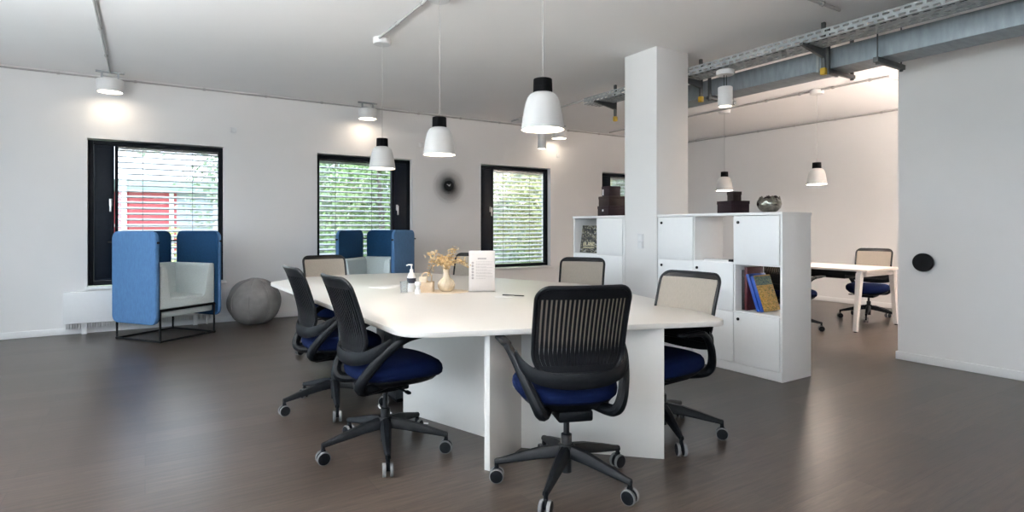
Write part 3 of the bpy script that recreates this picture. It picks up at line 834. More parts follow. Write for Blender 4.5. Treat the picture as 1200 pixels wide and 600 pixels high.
# cables lying in the tray
for x, r, m_, lab in ((4.87, 0.012, BLKM, 'black cable lying along the bed of the cable tray'), (4.93, 0.012, PIPE, 'pale grey cable lying along the bed of the cable tray')):
    b = B(); tube(b, [(x+0.006*math.sin(k*1.7), TY0+0.1+k*0.4, TZ0+0.002+r) for k in range(20)], r, 8)
    tag(obj('tray_cable', b, m_), lab, 'cable')

DX0, DX1, DZ0, DZ1 = 5.30, 5.62, 2.715, 2.90
t = thing('air_duct', 'long square galvanised air duct hanging under the ceiling', 'air duct', (DX0, -2.6, DZ0))
b = B(); box(b, DX0, DX1, -2.6, 5.28, DZ0, DZ1, 0.004); obj('duct_body', b, DUCTM, t, world=True)
b = B()
for y in (5.26, 3.0, 1.45, 0.0): box(b, DX0-0.010, DX1+0.010, y-0.012, y+0.012, DZ0-0.010, DZ1+0.010)
obj('flange', b, GALV, t, world=True)
def duct_hanger(y, label):
    t = thing('duct_hanger', label, 'hanger', (DX0, y, DZ0), 0, 'duct hangers')
    for x in (DX0-0.045, DX1+0.045):
        b = B(); box(b, x-0.014, x+0.014, y-0.012, y+0.012, DZ0-0.05, H); obj('strut', b, BRKT, t, world=True)
    b = B(); box(b, DX0-0.075, DX1+0.075, y-0.018, y+0.018, DZ0-0.046, DZ0-0.0115, 0.003)
    for x in (DX0-0.045, DX1+0.045): cyl(b, (x, y, DZ0-0.06), (x, y, DZ0-0.045), 0.016, 6)
    obj('crossbar', b, BRKT, t, world=True)
    return t
def rod_hanger(y, label):
    t = thing('duct_hanger', label, 'hanger', (DX0, y, DZ0), 0, 'duct hangers')
    for x in (DX0-0.05, DX1+0.05):
        b = B(); cyl(b, (x, y, DZ0-0.07), (x, y, H), 0.006, 8); obj('rod', b, BRKT, t, world=True)
    b = B(); box(b, DX0-0.085, DX1+0.085, y-0.02, y+0.02, DZ0-0.055, DZ0-0.0115, 0.003)
    for x in (DX0-0.05, DX1+0.05): cyl(b, (x, y, DZ0-0.07), (x, y, DZ0-0.055), 0.015, 6)
    obj('crossbar', b, BRKT, t, world=True)
def tray_bracket(y, label):
    t = thing('tray_bracket', label, 'bracket', (TX1+0.03, y, TZ0), 0, 'cable tray brackets')
    b = B(); box(b, TX1+0.012, TX1+0.042, y-0.016, y+0.016, 2.62, H, 0.003); obj('post', b, BRKT, t, world=True)
    b = B(); prism(b, [(TX0-0.06, TZ0-0.002), (TX1+0.03, TZ0-0.002), (TX1+0.03, TZ0-0.085), (TX0-0.06, TZ0-0.022)], y-0.015, y+0.015, 'y', 0.003); obj('arm', b, BRKT, t, world=True)
    b = B(); box(b, TX1+0.005, TX1+0.049, y-0.022, y+0.022, 2.615, 2.675, 0.005); o = obj('end_cap', b, YEL, t, world=True); o['label'] = 'yellow end cap'

tray_bracket(2.83, 'tray bracket with yellow cap right of the tall cabinet, nearest the partition')
tray_bracket(4.17, 'tray bracket with yellow cap just right of the pillar')
tray_bracket(5.52, 'tray bracket with yellow cap left of the pillar near the tray end')
duct_hanger(2.88, 'dark duct hanger with a flat strut beside the rightmost yellow-capped bracket')
duct_hanger(4.19, 'dark duct hanger right of the pillar behind the cylinder spotlight')
duct_hanger(5.22, 'dark duct hanger at the duct end left of the pillar')
rod_hanger(2.46, 'dark duct hanger on thin rods next to the partition')

# ------------------------------------------------------------------ wall things
t = thing('wall_clock', 'black wall clock with fine radiating wires between two windows', 'clock', (4.17, YB-0.045, 1.925))
b = B(); Mx = Matrix.Rotation(R(90), 4, 'X')
lathe(b, [(0.0, 0.012), (0.076, 0.012), (0.082, 0.006), (0.082, -0.012), (0.0, -0.012)], 40, (0, 0, 0), 0, Mx); obj('face', b, BLKM, t)
b = B()
nw = 132
for k in range(nw):
    a = 2*PI*k/nw; ca, sa = math.cos(a), math.sin(a); L2 = 0.285 if k % 2 else 0.235
    w0, w1 = 0.0017, 0.0011
    p0, p1 = Vector((0.07*ca, 0.004, 0.07*sa)), Vector((L2*ca, 0.004, L2*sa))
    tube(b, [p0, p1], [w0, w1], 4)
for rr in (0.12,):
    tube(b, [(rr*math.cos(2*PI*k/60), 0.004, rr*math.sin(2*PI*k/60)) for k in range(60)], 0.0012, 4, 0, True)
obj('ray_wires', b, BLKM, t)
b = B()
for a, l, w in ((R(150), 0.050, 0.004), (R(55), 0.034, 0.005)):
    Mx2 = Matrix.Translation((0, -0.016, 0)) @ Matrix.Rotation(-a, 4, 'Y')
    box(b, -0.008, l, -0.0015, 0.0015, -w, w, 0, 0, Mx2)
obj('hand', b, PAPER, t)
b = B(); cyl(b, (0, 0.01, 0), (0, 0.045, 0), 0.012, 12); obj('wall_mount', b, BLKM, t)
for (x, z, lab) in ((1.00, 2.555, 'tiny square wall socket cover high on the wall right of the leftmost window'),
                    (3.70, 2.56, 'tiny square wall socket cover high on the wall above the clock'),
                    (6.42, 2.565, 'tiny square wall socket cover high right of the third window')):
    t = thing('wall_socket', lab, 'socket', (x, YB, z), 0, 'small wall sockets')
    b = B(); box(b, -0.036, 0.036, -0.012, 0, -0.036, 0.036, 0.005); obj('plate', b, SWITCH, t)
    b = B(); lathe(b, [(0.0, 0.0), (0.022, 0.0), (0.022, 0.003), (0.018, 0.003), (0.018, 0.001), (0.0, 0.001)], 20, (0, 0, 0), 0, Matrix.Translation((0, -0.012, 0)) @ Matrix.Rotation(R(90), 4, 'X')); obj('cover', b, SWITCH, t)
# switch on pillar
t = thing('light_switch', 'white double light switch on the pillar', 'switch', (PX0, 4.318, 1.115))
b = B(); box(b, -0.010, 0, -0.041, 0.041, -0.076, 0.076, 0.004); obj('plate', b, SWITCH, t)
for z in (-0.036, 0.036):
    b = B(); box(b, -0.017, -0.008, -0.028, 0.028, z-0.029, z+0.029, 0.003, 0, None); obj('rocker', b, SWITCH, t)
# fixture on the partition
t = thing('wall_fixture', 'round black fixture low on the white partition at the right edge', 'wall fixture', (6.08, 2.44, 0.935))
b = B(); Mx = Matrix.Rotation(R(-90), 4, 'Y')
lathe(b, [(0.0, 0.0), (0.030, 0.0), (0.030, 0.02), (0.0, 0.02)], 24, (0, 0, 0), 0, Mx); obj('mount', b, BLKM, t)
b = B(); lathe(b, [(0.0, 0.018), (0.078, 0.018), (0.085, 0.024), (0.085, 0.048), (0.076, 0.056), (0.0, 0.058)], 36, (0, 0, 0), 0, Mx); obj('disc', b, BLKM, t)

# ------------------------------------------------------------------ cabinets
CX0, CX1 = 4.345, 4.760
ZL = [0.080, 0.525, 0.945, 1.362]
def cabinet(name, label, y0, y1, ncol, opens, locks, cat='cabinet'):
    """columns counted from the right (small y)"""
    t = thing(name, label, cat, (CX0, (y0+y1)/2, 0))
    th = 0.019; cw = (y1-y0-th)/ncol
    b = B()
    for i in range(ncol+1):
        y = y0+cw*i; box(b, CX0+0.004, CX1, y, y+th, 0.0, 1.362, 0.001)
    for z in ZL[:3]: box(b, CX0+0.006, CX1-0.002, y0+0.002, y1-0.002, z-th/2, z+th/2)
    obj('carcass', b, CARC, t, world=True)
    b = B(); box(b, CX0-0.004, CX1+0.004, y0-0.004, y1+0.004, 1.362, 1.386, 0.0015); obj('top_board', b, CARC, t, world=True)
    b = B(); box(b, CX0-0.001, CX0+0.010, y0+0.0, y1-0.0, 0.002, 0.074, 0.001); obj('plinth', b, CARC, t, world=True)
    for c in range(ncol):
        ya, yb = y0+cw*c+th*0.5+0.0035, y0+cw*(c+1)+th*0.5-0.0035
        if c == 0: ya = y0+th-0.001
        if c == ncol-1: yb = y1-th+0.001
        for r_ in range(3):
            za, zb = ZL[r_]+0.0045, ZL[r_+1]-0.0045
            if (c, r_) in opens: continue
            # backs behind doors
            b = B(); box(b, CX1-0.008, CX1-0.003, ya+0.006, yb-0.006, za+0.004, zb-0.004); obj('back_panel', b, CARC, t, world=True)
            b = B(); box(b, CX0-0.012, CX0+0.003, ya, yb, za, zb, 0.0015); d = obj('door', b, DOOR, t, world=True)
            if (c, r_) in locks:
                b = B(); yl = yb-0.045; zl = zb-0.055
                lathe(b, [(0.0, 0.0), (0.013, 0.0), (0.013, 0.006), (0.010, 0.008), (0.0, 0.008)], 16, (0, 0, 0), 0, Matrix.Translation((CX0-0.012, yl, zl)) @ Matrix.Rotation(R(-90), 4, 'Y'))
                box(b, CX0-0.028, CX0-0.018, yl-0.002, yl+0.002, zl-0.009, zl+0.009)
                o = obj('lock', b, [BLKM], t, world=True)
                o.parent = d; o.location = (0, 0, 0)
    return t
cabinet('locker_cabinet', 'tall white locker cabinet with books and a silver bowl, right of the pillar', 2.755, 4.095, 3, {(1, 2), (0, 1)}, {(0, 0), (0, 2), (1, 0), (2, 0), (2, 1), (2, 2), (1, 1)})
cabinet('locker_cabinet', 'white locker cabinet with a magazine, left of the pillar', 4.575, 5.45, 2, {(1, 2)}, {(0, 1)})
# open cell of the far cabinet has a back board
b = B(); box(b, CX1-0.008, CX1-0.003, 5.02, 5.43, 0.955, 1.358)
o = obj('back_panel', b, CARC); far = bpy.data.objects['locker_cabinet.001']
o.parent = far; o.location = -far.location

# things on and in the cabinets
ZT = 1.386
def lidded_box(x, y, z, w, d, h, rot, m, label, label_glare_mat=None, side_glare=False):
    t = thing('storage_box', label, 'box', (x, y, z), rot, 'dark boxes on the cabinets')
    b = B(); box(b, -d/2, d/2, -w/2, w/2, 0, h-0.004, 0.002); obj('body', b, m, t)
    b = B(); box(b, -d/2-0.003, d/2+0.003, -w/2-0.003, w/2+0.003, h-0.03, h, 0.002); obj('lid', b, m, t)
    if label_glare_mat:
        if side_glare: 
            b = B(); box(b, -d/2+0.006, d/2-0.006, w/2-0.001, w/2+0.002, 0.006, h-0.034); q = obj('glare_panel', b, label_glare_mat, t); q['label'] = 'pale grey panel painting a glossy reflection'  # panel paints the reflection seen on the glossy side
            b = B(); box(b, -d/2-0.004, -d/2+0.001, -0.014, 0.014, h*0.45, h*0.45+0.022, 0.002); obj('label_plate', b, PAPER, t)
        else:
            b = B(); box(b, -d/2-0.004, -d/2+0.001, w*0.27, w*0.40, 0.012, h-0.034); q = obj('label_strip', b, label_glare_mat, t); q['label'] = 'white label strip'
    return t
lidded_box(4.53, 4.965, ZT, 0.26, 0.24, 0.115, R(-14), BOXD, 'largest dark box, bottom of the stack on the cabinet left of the pillar', BOX_GLARE, True)
lidded_box(4.53, 4.975, ZT+0.1155, 0.225, 0.21, 0.110, R(-10), BOXB, 'brown middle box of the stack of three left of the pillar')
lidded_box(4.53, 4.985, ZT+0.226, 0.150, 0.15, 0.115, R(-6), BOXD, 'smallest dark box with a white strip, top of the stack left of the pillar', PAPER, False)
lidded_box(4.52, 3.345, ZT, 0.205, 0.19, 0.112, R(-18), BOXD, 'plum lidded box on the cabinet right of the pillar, bottom of two')
lidded_box(4.53, 3.34, ZT+0.1125, 0.088, 0.085, 0.085, R(-18), BOXB, 'small dark box on top of the plum box right of the pillar')
# bowl with an uneven rim
t = thing('silver_bowl', 'round hammered silver bowl with a ragged rim on the tall cabinet', 'bowl', (4.52, 2.985, ZT))
tt = bmesh.new(); seg = 48; rings = []
for rr, z in [(0.0, 0.004), (0.045, 0.003), (0.062, 0.012), (0.080, 0.034), (0.090, 0.062), (0.088, 0.088), (0.078, 0.108), (0.073, 0.114), (0.070, 0.112), (0.076, 0.098), (0.083, 0.070), (0.078, 0.040), (0.058, 0.016), (0.0, 0.012)]:
    ring = []
    for k in range(seg):
        a = 2*PI*k/seg; e = 0.0
        if z > 0.09: e = 0.011*math.sin(a*5)+0.007*math.sin(a*11+1)
        ring.append(tt.verts.new((1.1*rr*math.cos(a)*(1+0.02*math.sin(9*a+z*90)), 1.1*rr*math.sin(a)*(1+0.02*math.sin(9*a+z*90)), 1.1*z+e)))
    rings.append(ring)
for a_, b_ in zip(rings, rings[1:]):
    for k in range(seg): tt.faces.new((a_[k], a_[(k+1) % seg], b_[(k+1) % seg], b_[k]))
bmesh.ops.remove_doubles(tt, verts=tt.verts, dist=0.0002); bmesh.ops.recalc_face_normals(tt, faces=tt.faces)
b = B(); _merge(b, tt); obj('bowl_body', b, SILV, t)
b = B(); rnd = random.Random(3)
for k in range(34):
    a = rnd.uniform(0, 2*PI); r0 = rnd.uniform(0.0, 0.060)
    Mx = Matrix.Translation((r0*math.cos(a), r0*math.sin(a), 0.114+rnd.uniform(-0.012, 0.026))) @ Matrix.Rotation(rnd.uniform(0, 3), 4, (rnd.random(), rnd.random(), rnd.random()+0.1))
    prism(b, [(0.026, 0), (0.008, 0.011), (-0.022, 0.006), (-0.026, -0.004), (0.006, -0.011)], -0.002, 0.002, 'z', 0, 0, Mx)
obj('filling', b, BOXB, t)
# books in the open middle cell (column 0, row 1): y 2.78..3.19, z 0.535..0.935
SZ = ZL[1]+0.0096
def book(x, y, d, h, th, lean_deg, cover, label, spine=None, extra=None):
    """spine faces the room (-x), cover faces -y; leans with its top towards +y about its lower +y edge"""
    t = thing('book', label, 'book', (x, y, SZ+0.0005), 0, 'books in the tall cabinet')
    Ml = Matrix.Rotation(R(-lean_deg), 4, 'X') @ Matrix.Translation((0, 0, 0))
    b = B()
    box(b, 0, d, -th, -th+0.003, 0, h, 0.0008, 0, Ml); box(b, 0, d, -0.003, 0, 0, h, 0.0008, 0, Ml)
    obj('cover', b, cover, t)
    b = B(); box(b, -0.003, 0.001, -th, 0, 0, h, 0.0012, 0, Ml); obj('spine', b, spine or cover, t)
    b = B(); box(b, 0.0011, d-0.004, -th+0.0031, -0.0031, 0.003, h-0.003, 0, 0, Ml); obj('pages', b, PAGES, t)
    if extra:
        b = B(); box(b, 0.004, d-0.004, -th-0.0008, -th+0.001, h*0.72, h*0.97, 0, 0, Ml); q = obj('cover_strip', b, ARTG, t); q['label'] = 'green strip across the top of the cover'
    return t
book(4.425, 2.998, 0.235, 0.315, 0.030, 19, ART, 'orange and green illustrated book leaning cover-out in the tall cabinet', BLUEB, True)
book(4.415, 3.030, 0.235, 0.330, 0.028, 19, BLUEB, 'royal blue book leaning behind the orange illustrated book')
book(4.430, 3.160, 0.230, 0.375, 0.024, 0, REDB, 'dark red book standing upright between the blue and the black book')
book(4.430, 3.188, 0.220, 0.350, 0.024, 0, BLKB, 'black book upright against the left side of the book cell')
# folder on the open upper cell
t = thing('document_folder', 'white flat folder with a black end lying in the open top compartment', 'folder', (4.50, 3.38, ZL[2]+0.0096))
b = B(); box(b, -0.13, 0.10, -0.13, 0.17, 0.0, 0.014, 0.003); obj('sleeve', b, PAPER, t)
b = B(); box(b, -0.135, -0.10, -0.135, -0.10, 0.0, 0.020, 0.003); obj('clip', b, BLKM, t)
# magazine
t = thing('magazine', 'black magazine with a dark photo cover standing in the cabinet left of the pillar', 'magazine', (4.41, 5.245, ZL[2]+0.0106))
Ml = Matrix.Rotation(R(8), 4, 'Y')
b = B(); box(b, -0.004, 0.004, -0.155, 0.155, 0, 0.325, 0.001, 0, Ml); obj('cover', b, MAGC, t)
b = B(); rnd = random.Random(11)
gl = {'B': [(0, 0, .25, 1), (.25, 0, .8, .16), (.25, .42, .8, .58), (.25, .84, .8, 1), (.72, .1, 1, .45), (.72, .55, 1, .9)],
      'L': [(0, 0, .28, 1), (.28, 0, 1, .18)], 'A': [(0, 0, .26, 1), (.74, 0, 1, 1), (.26, .82, .74, 1), (.26, .38, .74, .54)],
      'N': [(0, 0, .25, 1), (.75, 0, 1, 1), (.25, .5, .5, .85), (.5, .15, .75, .5)], 'C': [(0, 0, .26, 1), (.26, 0, 1, .18), (.26, .82, 1, 1)]}
for i, ch in enumerate('BLANC'):
    for (u0, v0, u1, v1) in gl[ch]:
        x0_ = 0.105-i*0.043
        box(b, -0.0055, -0.0038, x0_-u1*0.034, x0_-u0*0.034, 0.082+v0*0.042, 0.082+v1*0.042, 0, 0, Ml)
for i in range(11):
    box(b, -0.0055, -0.0038, 0.100-i*0.0185-0.013, 0.100-i*0.0185, 0.056, 0.068, 0, 0, Ml)
obj('title_print', b, GOLD, t)

# ------------------------------------------------------------------ back room desk
t = thing('desk', 'white desk with slanted legs in the back room', 'desk', (7.65, 4.45, 0))
b = B(); prism(b, round_poly([(7.22, 3.50), (8.10, 3.50), (8.10, 5.40), (7.22, 5.40)], 0.015, 3), 0.722, 0.748, 'z', 0.003); obj('desk_top', b, WOODT, t, world=True)
for yy in (3.60, 5.30):
    for s, xf, xt in ((-1, 7.16, 7.26), (1, 8.16, 8.06)):
        b = B()
        rings_mesh(b, [[(xf-0.022, yy-0.022, 0.012), (xf+0.022, yy-0.022, 0.012), (xf+0.022, yy+0.022, 0.012), (xf-0.022, yy+0.022, 0.012)],
                       [(xt-0.035, yy-0.03, 0.700), (xt+0.035, yy-0.03, 0.700), (xt+0.035, yy+0.03, 0.700), (xt-0.035, yy+0.03, 0.700)]])
        lg = obj('leg', b, PINKW, t, world=True)
        b = B(); cyl(b, (xf, yy, 0), (xf, yy, 0.014), 0.018, 12); ft = obj('foot', b, BLKM, t, world=True); ft.parent = lg
    b = B(); box(b, 7.28, 8.04, yy-0.025, yy+0.025, 0.655, 0.700, 0.003); box(b, 7.24, 8.08, yy-0.03, yy+0.03, 0.700, 0.7215); obj('end_rail', b, PINKW, t, world=True)
b = B(); box(b, 7.32, 7.36, 3.63, 5.27, 0.665, 0.72); box(b, 7.96, 8.00, 3.63, 5.27, 0.665, 0.72); obj('long_rail', b, BLKM, t, world=True)
b = B(); box(b, 7.50, 7.80, 3.9, 5.0, 0.60, 0.715, 0.01); obj('cable_channel', b, BLKM, t, world=True)

# ------------------------------------------------------------------ things on the conference table
ZTB = 0.742
camaz = math.atan2(0.843, 0.537)
def on_table(u, v, z=ZTB):
    f = 675.0; x = (u-600)/f; k = (z-1.27)/(-(v-265)/f)
    return ((math.sin(R(32.5))+x*math.cos(R(32.5)))*k, (math.cos(R(32.5))-x*math.sin(R(32.5)))*k)
# sign (positions are ordinary table coordinates)
t = thing('table_sign', 'upright pale sign with lines of small print standing on the table', 'sign', (2.292, 4.049, ZTB), R(-30))
b = B(); box(b, -0.105, 0.105, -0.002, 0.002, 0.003, 0.330, 0.001); obj('print_sheet', b, ACRYL, t)
b = B(); box(b, -0.108, 0.108, -0.045, 0.045, 0.0, 0.004, 0.0015); obj('foot', b, CLEAR, t)
b = B()
def bar(x0, x1, z, h=0.0045, mi=0): box(b, x0, x1, -0.0030, -0.0019, z, z+h, 0, mi)
for k in range(9): bar(-0.034+k*0.0078, -0.034+k*0.0078+0.0062, 0.262, 0.009)
zl = 0.240; rnd = random.Random(5)
for ln in range(12):
    z = 0.238-ln*0.0118-(0.004 if ln % 2 else 0)
    x = -0.048; end = 0.085 if ln % 2 == 0 else rnd.uniform(0.02, 0.085)
    while x < end:
        w = rnd.uniform(0.006, 0.018); bar(x, min(x+w, end), z, 0.0042, 1); x += w+0.0035
obj('print_lines', b, [INK, INKL], t)
b = B()
for ln in range(6):
    z = 0.232-ln*0.0246
    lathe(b, [(0.0055, 0.0), (0.0085, 0.0), (0.0085, 0.001), (0.0055, 0.001)], 14, (0, 0, 0), 0, Matrix.Translation((-0.074, -0.0019, z)) @ Matrix.Rotation(R(90), 4, 'X'))
    box(b, -0.0765, -0.0715, -0.0029, -0.0019, z-0.0025, z+0.0025)
obj('print_icon', b, INK, t)
# doily
cx_, cy_ = 2.055, 4.20
pts = []
for k in range(144):
    a = 2*PI*k/144; rr = 0.140+0.012*abs(math.sin(a*9))
    pts.append((rr*1.15*math.cos(a), rr*math.sin(a)))
b = B(); prism(b, pts, 0, 0.003, 'z'); o = obj('scalloped_doily', b, DOILY, None, (cx_, cy_, ZTB), R(-32)); tag(o, 'flat cream doily with a scalloped edge under the vase', 'doily')
# vase with dried branches
vx, vy = 2.055, 4.215
t = thing('vase', 'small cream bulb vase on the doily holding dried branches', 'vase', (vx, vy, ZTB+0.003))
b = B(); lathe(b, [(0.0, 0.0), (0.040, 0.0), (0.046, 0.004), (0.060, 0.022), (0.067, 0.050), (0.060, 0.078), (0.042, 0.098), (0.028, 0.118), (0.023, 0.145), (0.026, 0.170), (0.031, 0.178), (0.027, 0.178), (0.021, 0.165), (0.019, 0.14), (0.024, 0.115), (0.036, 0.097), (0.052, 0.074), (0.056, 0.05), (0.0, 0.012)], 40); obj('vase_body', b, VASE, t)
b = B()
for k in range(10):
    a = 2*PI*k/10
    tube(b, [(rr*math.cos(a+tw), rr*math.sin(a+tw), z) for rr, z, tw in ((0.047, 0.006, 0), (0.062, 0.024, .12), (0.0685, 0.05, .25), (0.0615, 0.078, .4), (0.043, 0.1, .5))], 0.003, 6)
obj('relief', b, VASE, t)
rnd = random.Random(21)
camr = Vector((0.843, -0.537, 0)); camf = Vector((0.537, 0.843, 0))
base = Vector((vx, vy, ZTB+0.003))
twigs = [(-0.155, 0.300, 0.02), (-0.120, 0.245, -0.05), (-0.075, 0.235, 0.04), (-0.165, 0.085, -0.03), (0.075, 0.335, 0.0), (0.055, 0.270, 0.05), (0.175, 0.205, -0.02), (0.150, 0.230, 0.05), (0.02, 0.235, -0.05), (-0.04, 0.27, 0.0)]
for i, (dx, dz, dy) in enumerate(twigs):
    names = ['dried branch in the vase curving to the far left', 'dried branch in the vase, low on the left front', 'short dried branch left of the vase neck', 'dried branch drooping left beside the basket', 'tallest dried branch rising right of the vase', 'dried branch rising right behind the tallest one', 'dried branch reaching right to the sign, front', 'dried branch reaching right to the sign, back', 'short dried branch leaning forward over the vase mouth', 'short upright dried branch in the middle of the vase']
    t2 = thing('dried_branch', names[i], 'branch', base+Vector((0, 0, 0.10)), 0, 'dried branches in the vase')
    p0 = Vector((0, 0, 0.0)); p1 = Vector((0, 0, 0.085))+camr*dx*0.03
    tip = camr*dx+camf*dy+Vector((0, 0, dz-0.10))
    mid = camr*dx*0.45+camf*dy*0.5+Vector((0, 0, max(0.14, (dz-0.10)*0.75+0.04)))
    if dz < 0.12: mid = camr*dx*0.55+camf*dy*0.5+Vector((0, 0, 0.125))
    path = catmull([p0, p1, mid, tip], 8)
    b = B(); tube(b, path, [0.0022-0.0012*k/len(path) for k in range(len(path))], 5); obj('stem', b, STEM, t2)
    b = B()
    for k in range(9, len(path)):
        for q in range(5):
            c = path[k].lerp(path[min(k+1, len(path)-1)], rnd.random())+Vector((rnd.gauss(0, 0.013), rnd.gauss(0, 0.013), rnd.gauss(0, 0.013)))
            Mx = Matrix.Translation(c) @ Matrix.Rotation(rnd.uniform(0, 6.28), 4, 'Z') @ Matrix.Rotation(rnd.uniform(-1.2, 1.2), 4, 'X')
            s = rnd.uniform(0.008, 0.013)
            prism(b, [(-s, 0), (-s*0.3, s*0.5), (s*0.5, s*0.42), (s*1.1, 0), (s*0.5, -s*0.42), (-s*0.3, -s*0.5)], -0.0006, 0.0006, 'z', 0, 0, Mx)
    obj('leaves', b, LEAF, t2)
# felt basket with tissues
t = thing('felt_basket', 'beige felt basket left of the vase on the table', 'basket', (1.90, 4.26, ZTB), R(-32))
b = B(); out = round_poly([(-0.060, -0.045), (0.060, -0.045), (0.060, 0.045), (-0.060, 0.045)], 0.015, 5); inn = round_poly([(-0.054, -0.039), (0.054, -0.039), (0.054, 0.039), (-0.054, 0.039)], 0.011, 5)
rings_mesh(b, [[(x, y, 0.0) for x, y in out], [(x*1.03, y*1.03, 0.083) for x, y in out], [(x*1.03, y*1.03, 0.083) for x, y in inn], [(x, y, 0.006) for x, y in inn]]); obj('basket_body', b, BASK, t)
b = B(); tube(b, catmull([(-0.045, 0.040, 0.07), (-0.045, 0.040, 0.125), (-0.02, 0.040, 0.152), (0.010, 0.040, 0.152), (0.035, 0.040, 0.125), (0.035, 0.040, 0.07)], 6), 0.010, 8, 0, False, (0.5, 1.2)); obj('handle', b, BASK, t)
t = thing('tissue_pack', 'cream folded tissues sticking out of the felt basket', 'tissues', (1.893, 4.262, ZTB+0.006), R(-32))
b = B()
for k in range(7): box(b, -0.046, 0.012, -0.024+k*0.007, -0.020+k*0.007, 0.0, 0.118-0.003*(k % 3), 0.0015)
o = obj('folded_sheets', b, NAPK, t)
# dispenser
t = thing('soap_dispenser', 'white pump dispenser with a dark label on the table', 'dispenser', (1.815, 4.36, ZTB), R(-30))
b = B(); lathe(b, [(0.0, 0.0), (0.033, 0.0), (0.036, 0.004), (0.036, 0.115), (0.031, 0.135), (0.016, 0.155), (0.014, 0.166), (0.0, 0.166)], 32); obj('bottle', b, BOTTLE, t)
b = B(); lathe(b, [(0.0361, 0.070), (0.0366, 0.070), (0.0366, 0.110), (0.0361, 0.110)], 32); obj('label_band', b, NAVYL, t)
b = B(); lathe(b, [(0.0, 0.166), (0.015, 0.166), (0.015, 0.178), (0.006, 0.182), (0.005, 0.208), (0.010, 0.210), (0.010, 0.220), (0.0, 0.222)], 20); tube(b, [(0, 0, 0.215), (-0.025, -0.004, 0.217), (-0.040, -0.006, 0.209)], 0.0055, 8); obj('pump', b, BOTTLE, t)
# glass and small bottle
t = thing('glass_tumbler', 'clear glass tumbler left of the pump dispenser', 'glass', (1.728, 4.30, ZTB))
b = B(); lathe(b, [(0.0, 0.0), (0.028, 0.0), (0.034, 0.09), (0.0315, 0.09), (0.0255, 0.008), (0.0, 0.008)], 32); obj('tumbler', b, CLEAR, t)
t = thing('small_bottle', 'small clear-and-white bottle in front of the pump dispenser', 'bottle', (1.795, 4.185, ZTB))
b = B(); lathe(b, [(0.0, 0.0), (0.022, 0.0), (0.024, 0.004), (0.022, 0.030), (0.014, 0.045), (0.016, 0.060), (0.024, 0.068), (0.024, 0.092), (0.020, 0.096), (0.0, 0.096)], 28); obj('bottle', b, BOTTLE, t)
# papers
t = thing('note_card', 'white card lying on the table right of the sign', 'card', (2.27, 3.66, ZTB), R(-20))
b = B(); box(b, -0.075, 0.075, -0.052, 0.052, 0.0, 0.0025, 0.0006); obj('card', b, PAPER, t)
b = B(); P0 = (2.335, 3.72, ZTB+0.0045)
tube(b, [(2.30, 3.745, ZTB+0.0045), (2.40, 3.60, ZTB+0.0045)], 0.0042, 8); pen = obj('pen', b, BLKM); tag(pen, 'thin black pen lying beside the white card on the table', 'pen')
pen.location = (0, 0, 0)
t = thing('paper_sheet', 'white sheet of paper on the table left of the pump dispenser', 'paper', (1.80, 4.80, ZTB), R(20))
b = B(); box(b, -0.148, 0.148, -0.105, 0.105, 0.0, 0.002, 0.0005); obj('sheet', b, PAPER, t)

# ------------------------------------------------------------------ outside
b = B(); box(b, -60, 70, YB+T+0.02, 90, -0.45, -0.25); o = struct('ground', b, LAWN)
b = B(); box(b, -60, XL-T-0.02, -60, YB+T+0.02, -0.45, -0.25); box(b, XL-T-0.02, 70, -60, YF-T-0.02, -0.45, -0.25); struct('ground_paving', b, PAVE)
t = thing('building', 'low red and grey building across the lawn seen through the leftmost window', 'building', (0, 30, -0.25))
b = B(); box(b, -14, 1.2, 30, 36, -0.25, 2.75); obj('red_facade', b, REDF, t, world=True)
b = B(); box(b, 1.2, 8, 30, 36, -0.25, 2.75); obj('grey_facade', b, GREYF, t, world=True)
b = B(); box(b, -14.6, 8.6, 29.4, 37, 2.75, 3.25, 0.05); obj('roof', b, ROOFM, t, world=True)
for k in range(12): 
    x = -13+k*1.75; b = B(); box(b, x-0.09, x+0.09, 29.88, 30.0, -0.25, 2.75); obj('facade_post', b, WHF, t, world=True)
for zz in (0.1, 1.3):
    b = B(); box(b, -14, 8, 29.9, 29.99, zz-0.06, zz+0.06); obj('ledge', b, WHF, t, world=True)
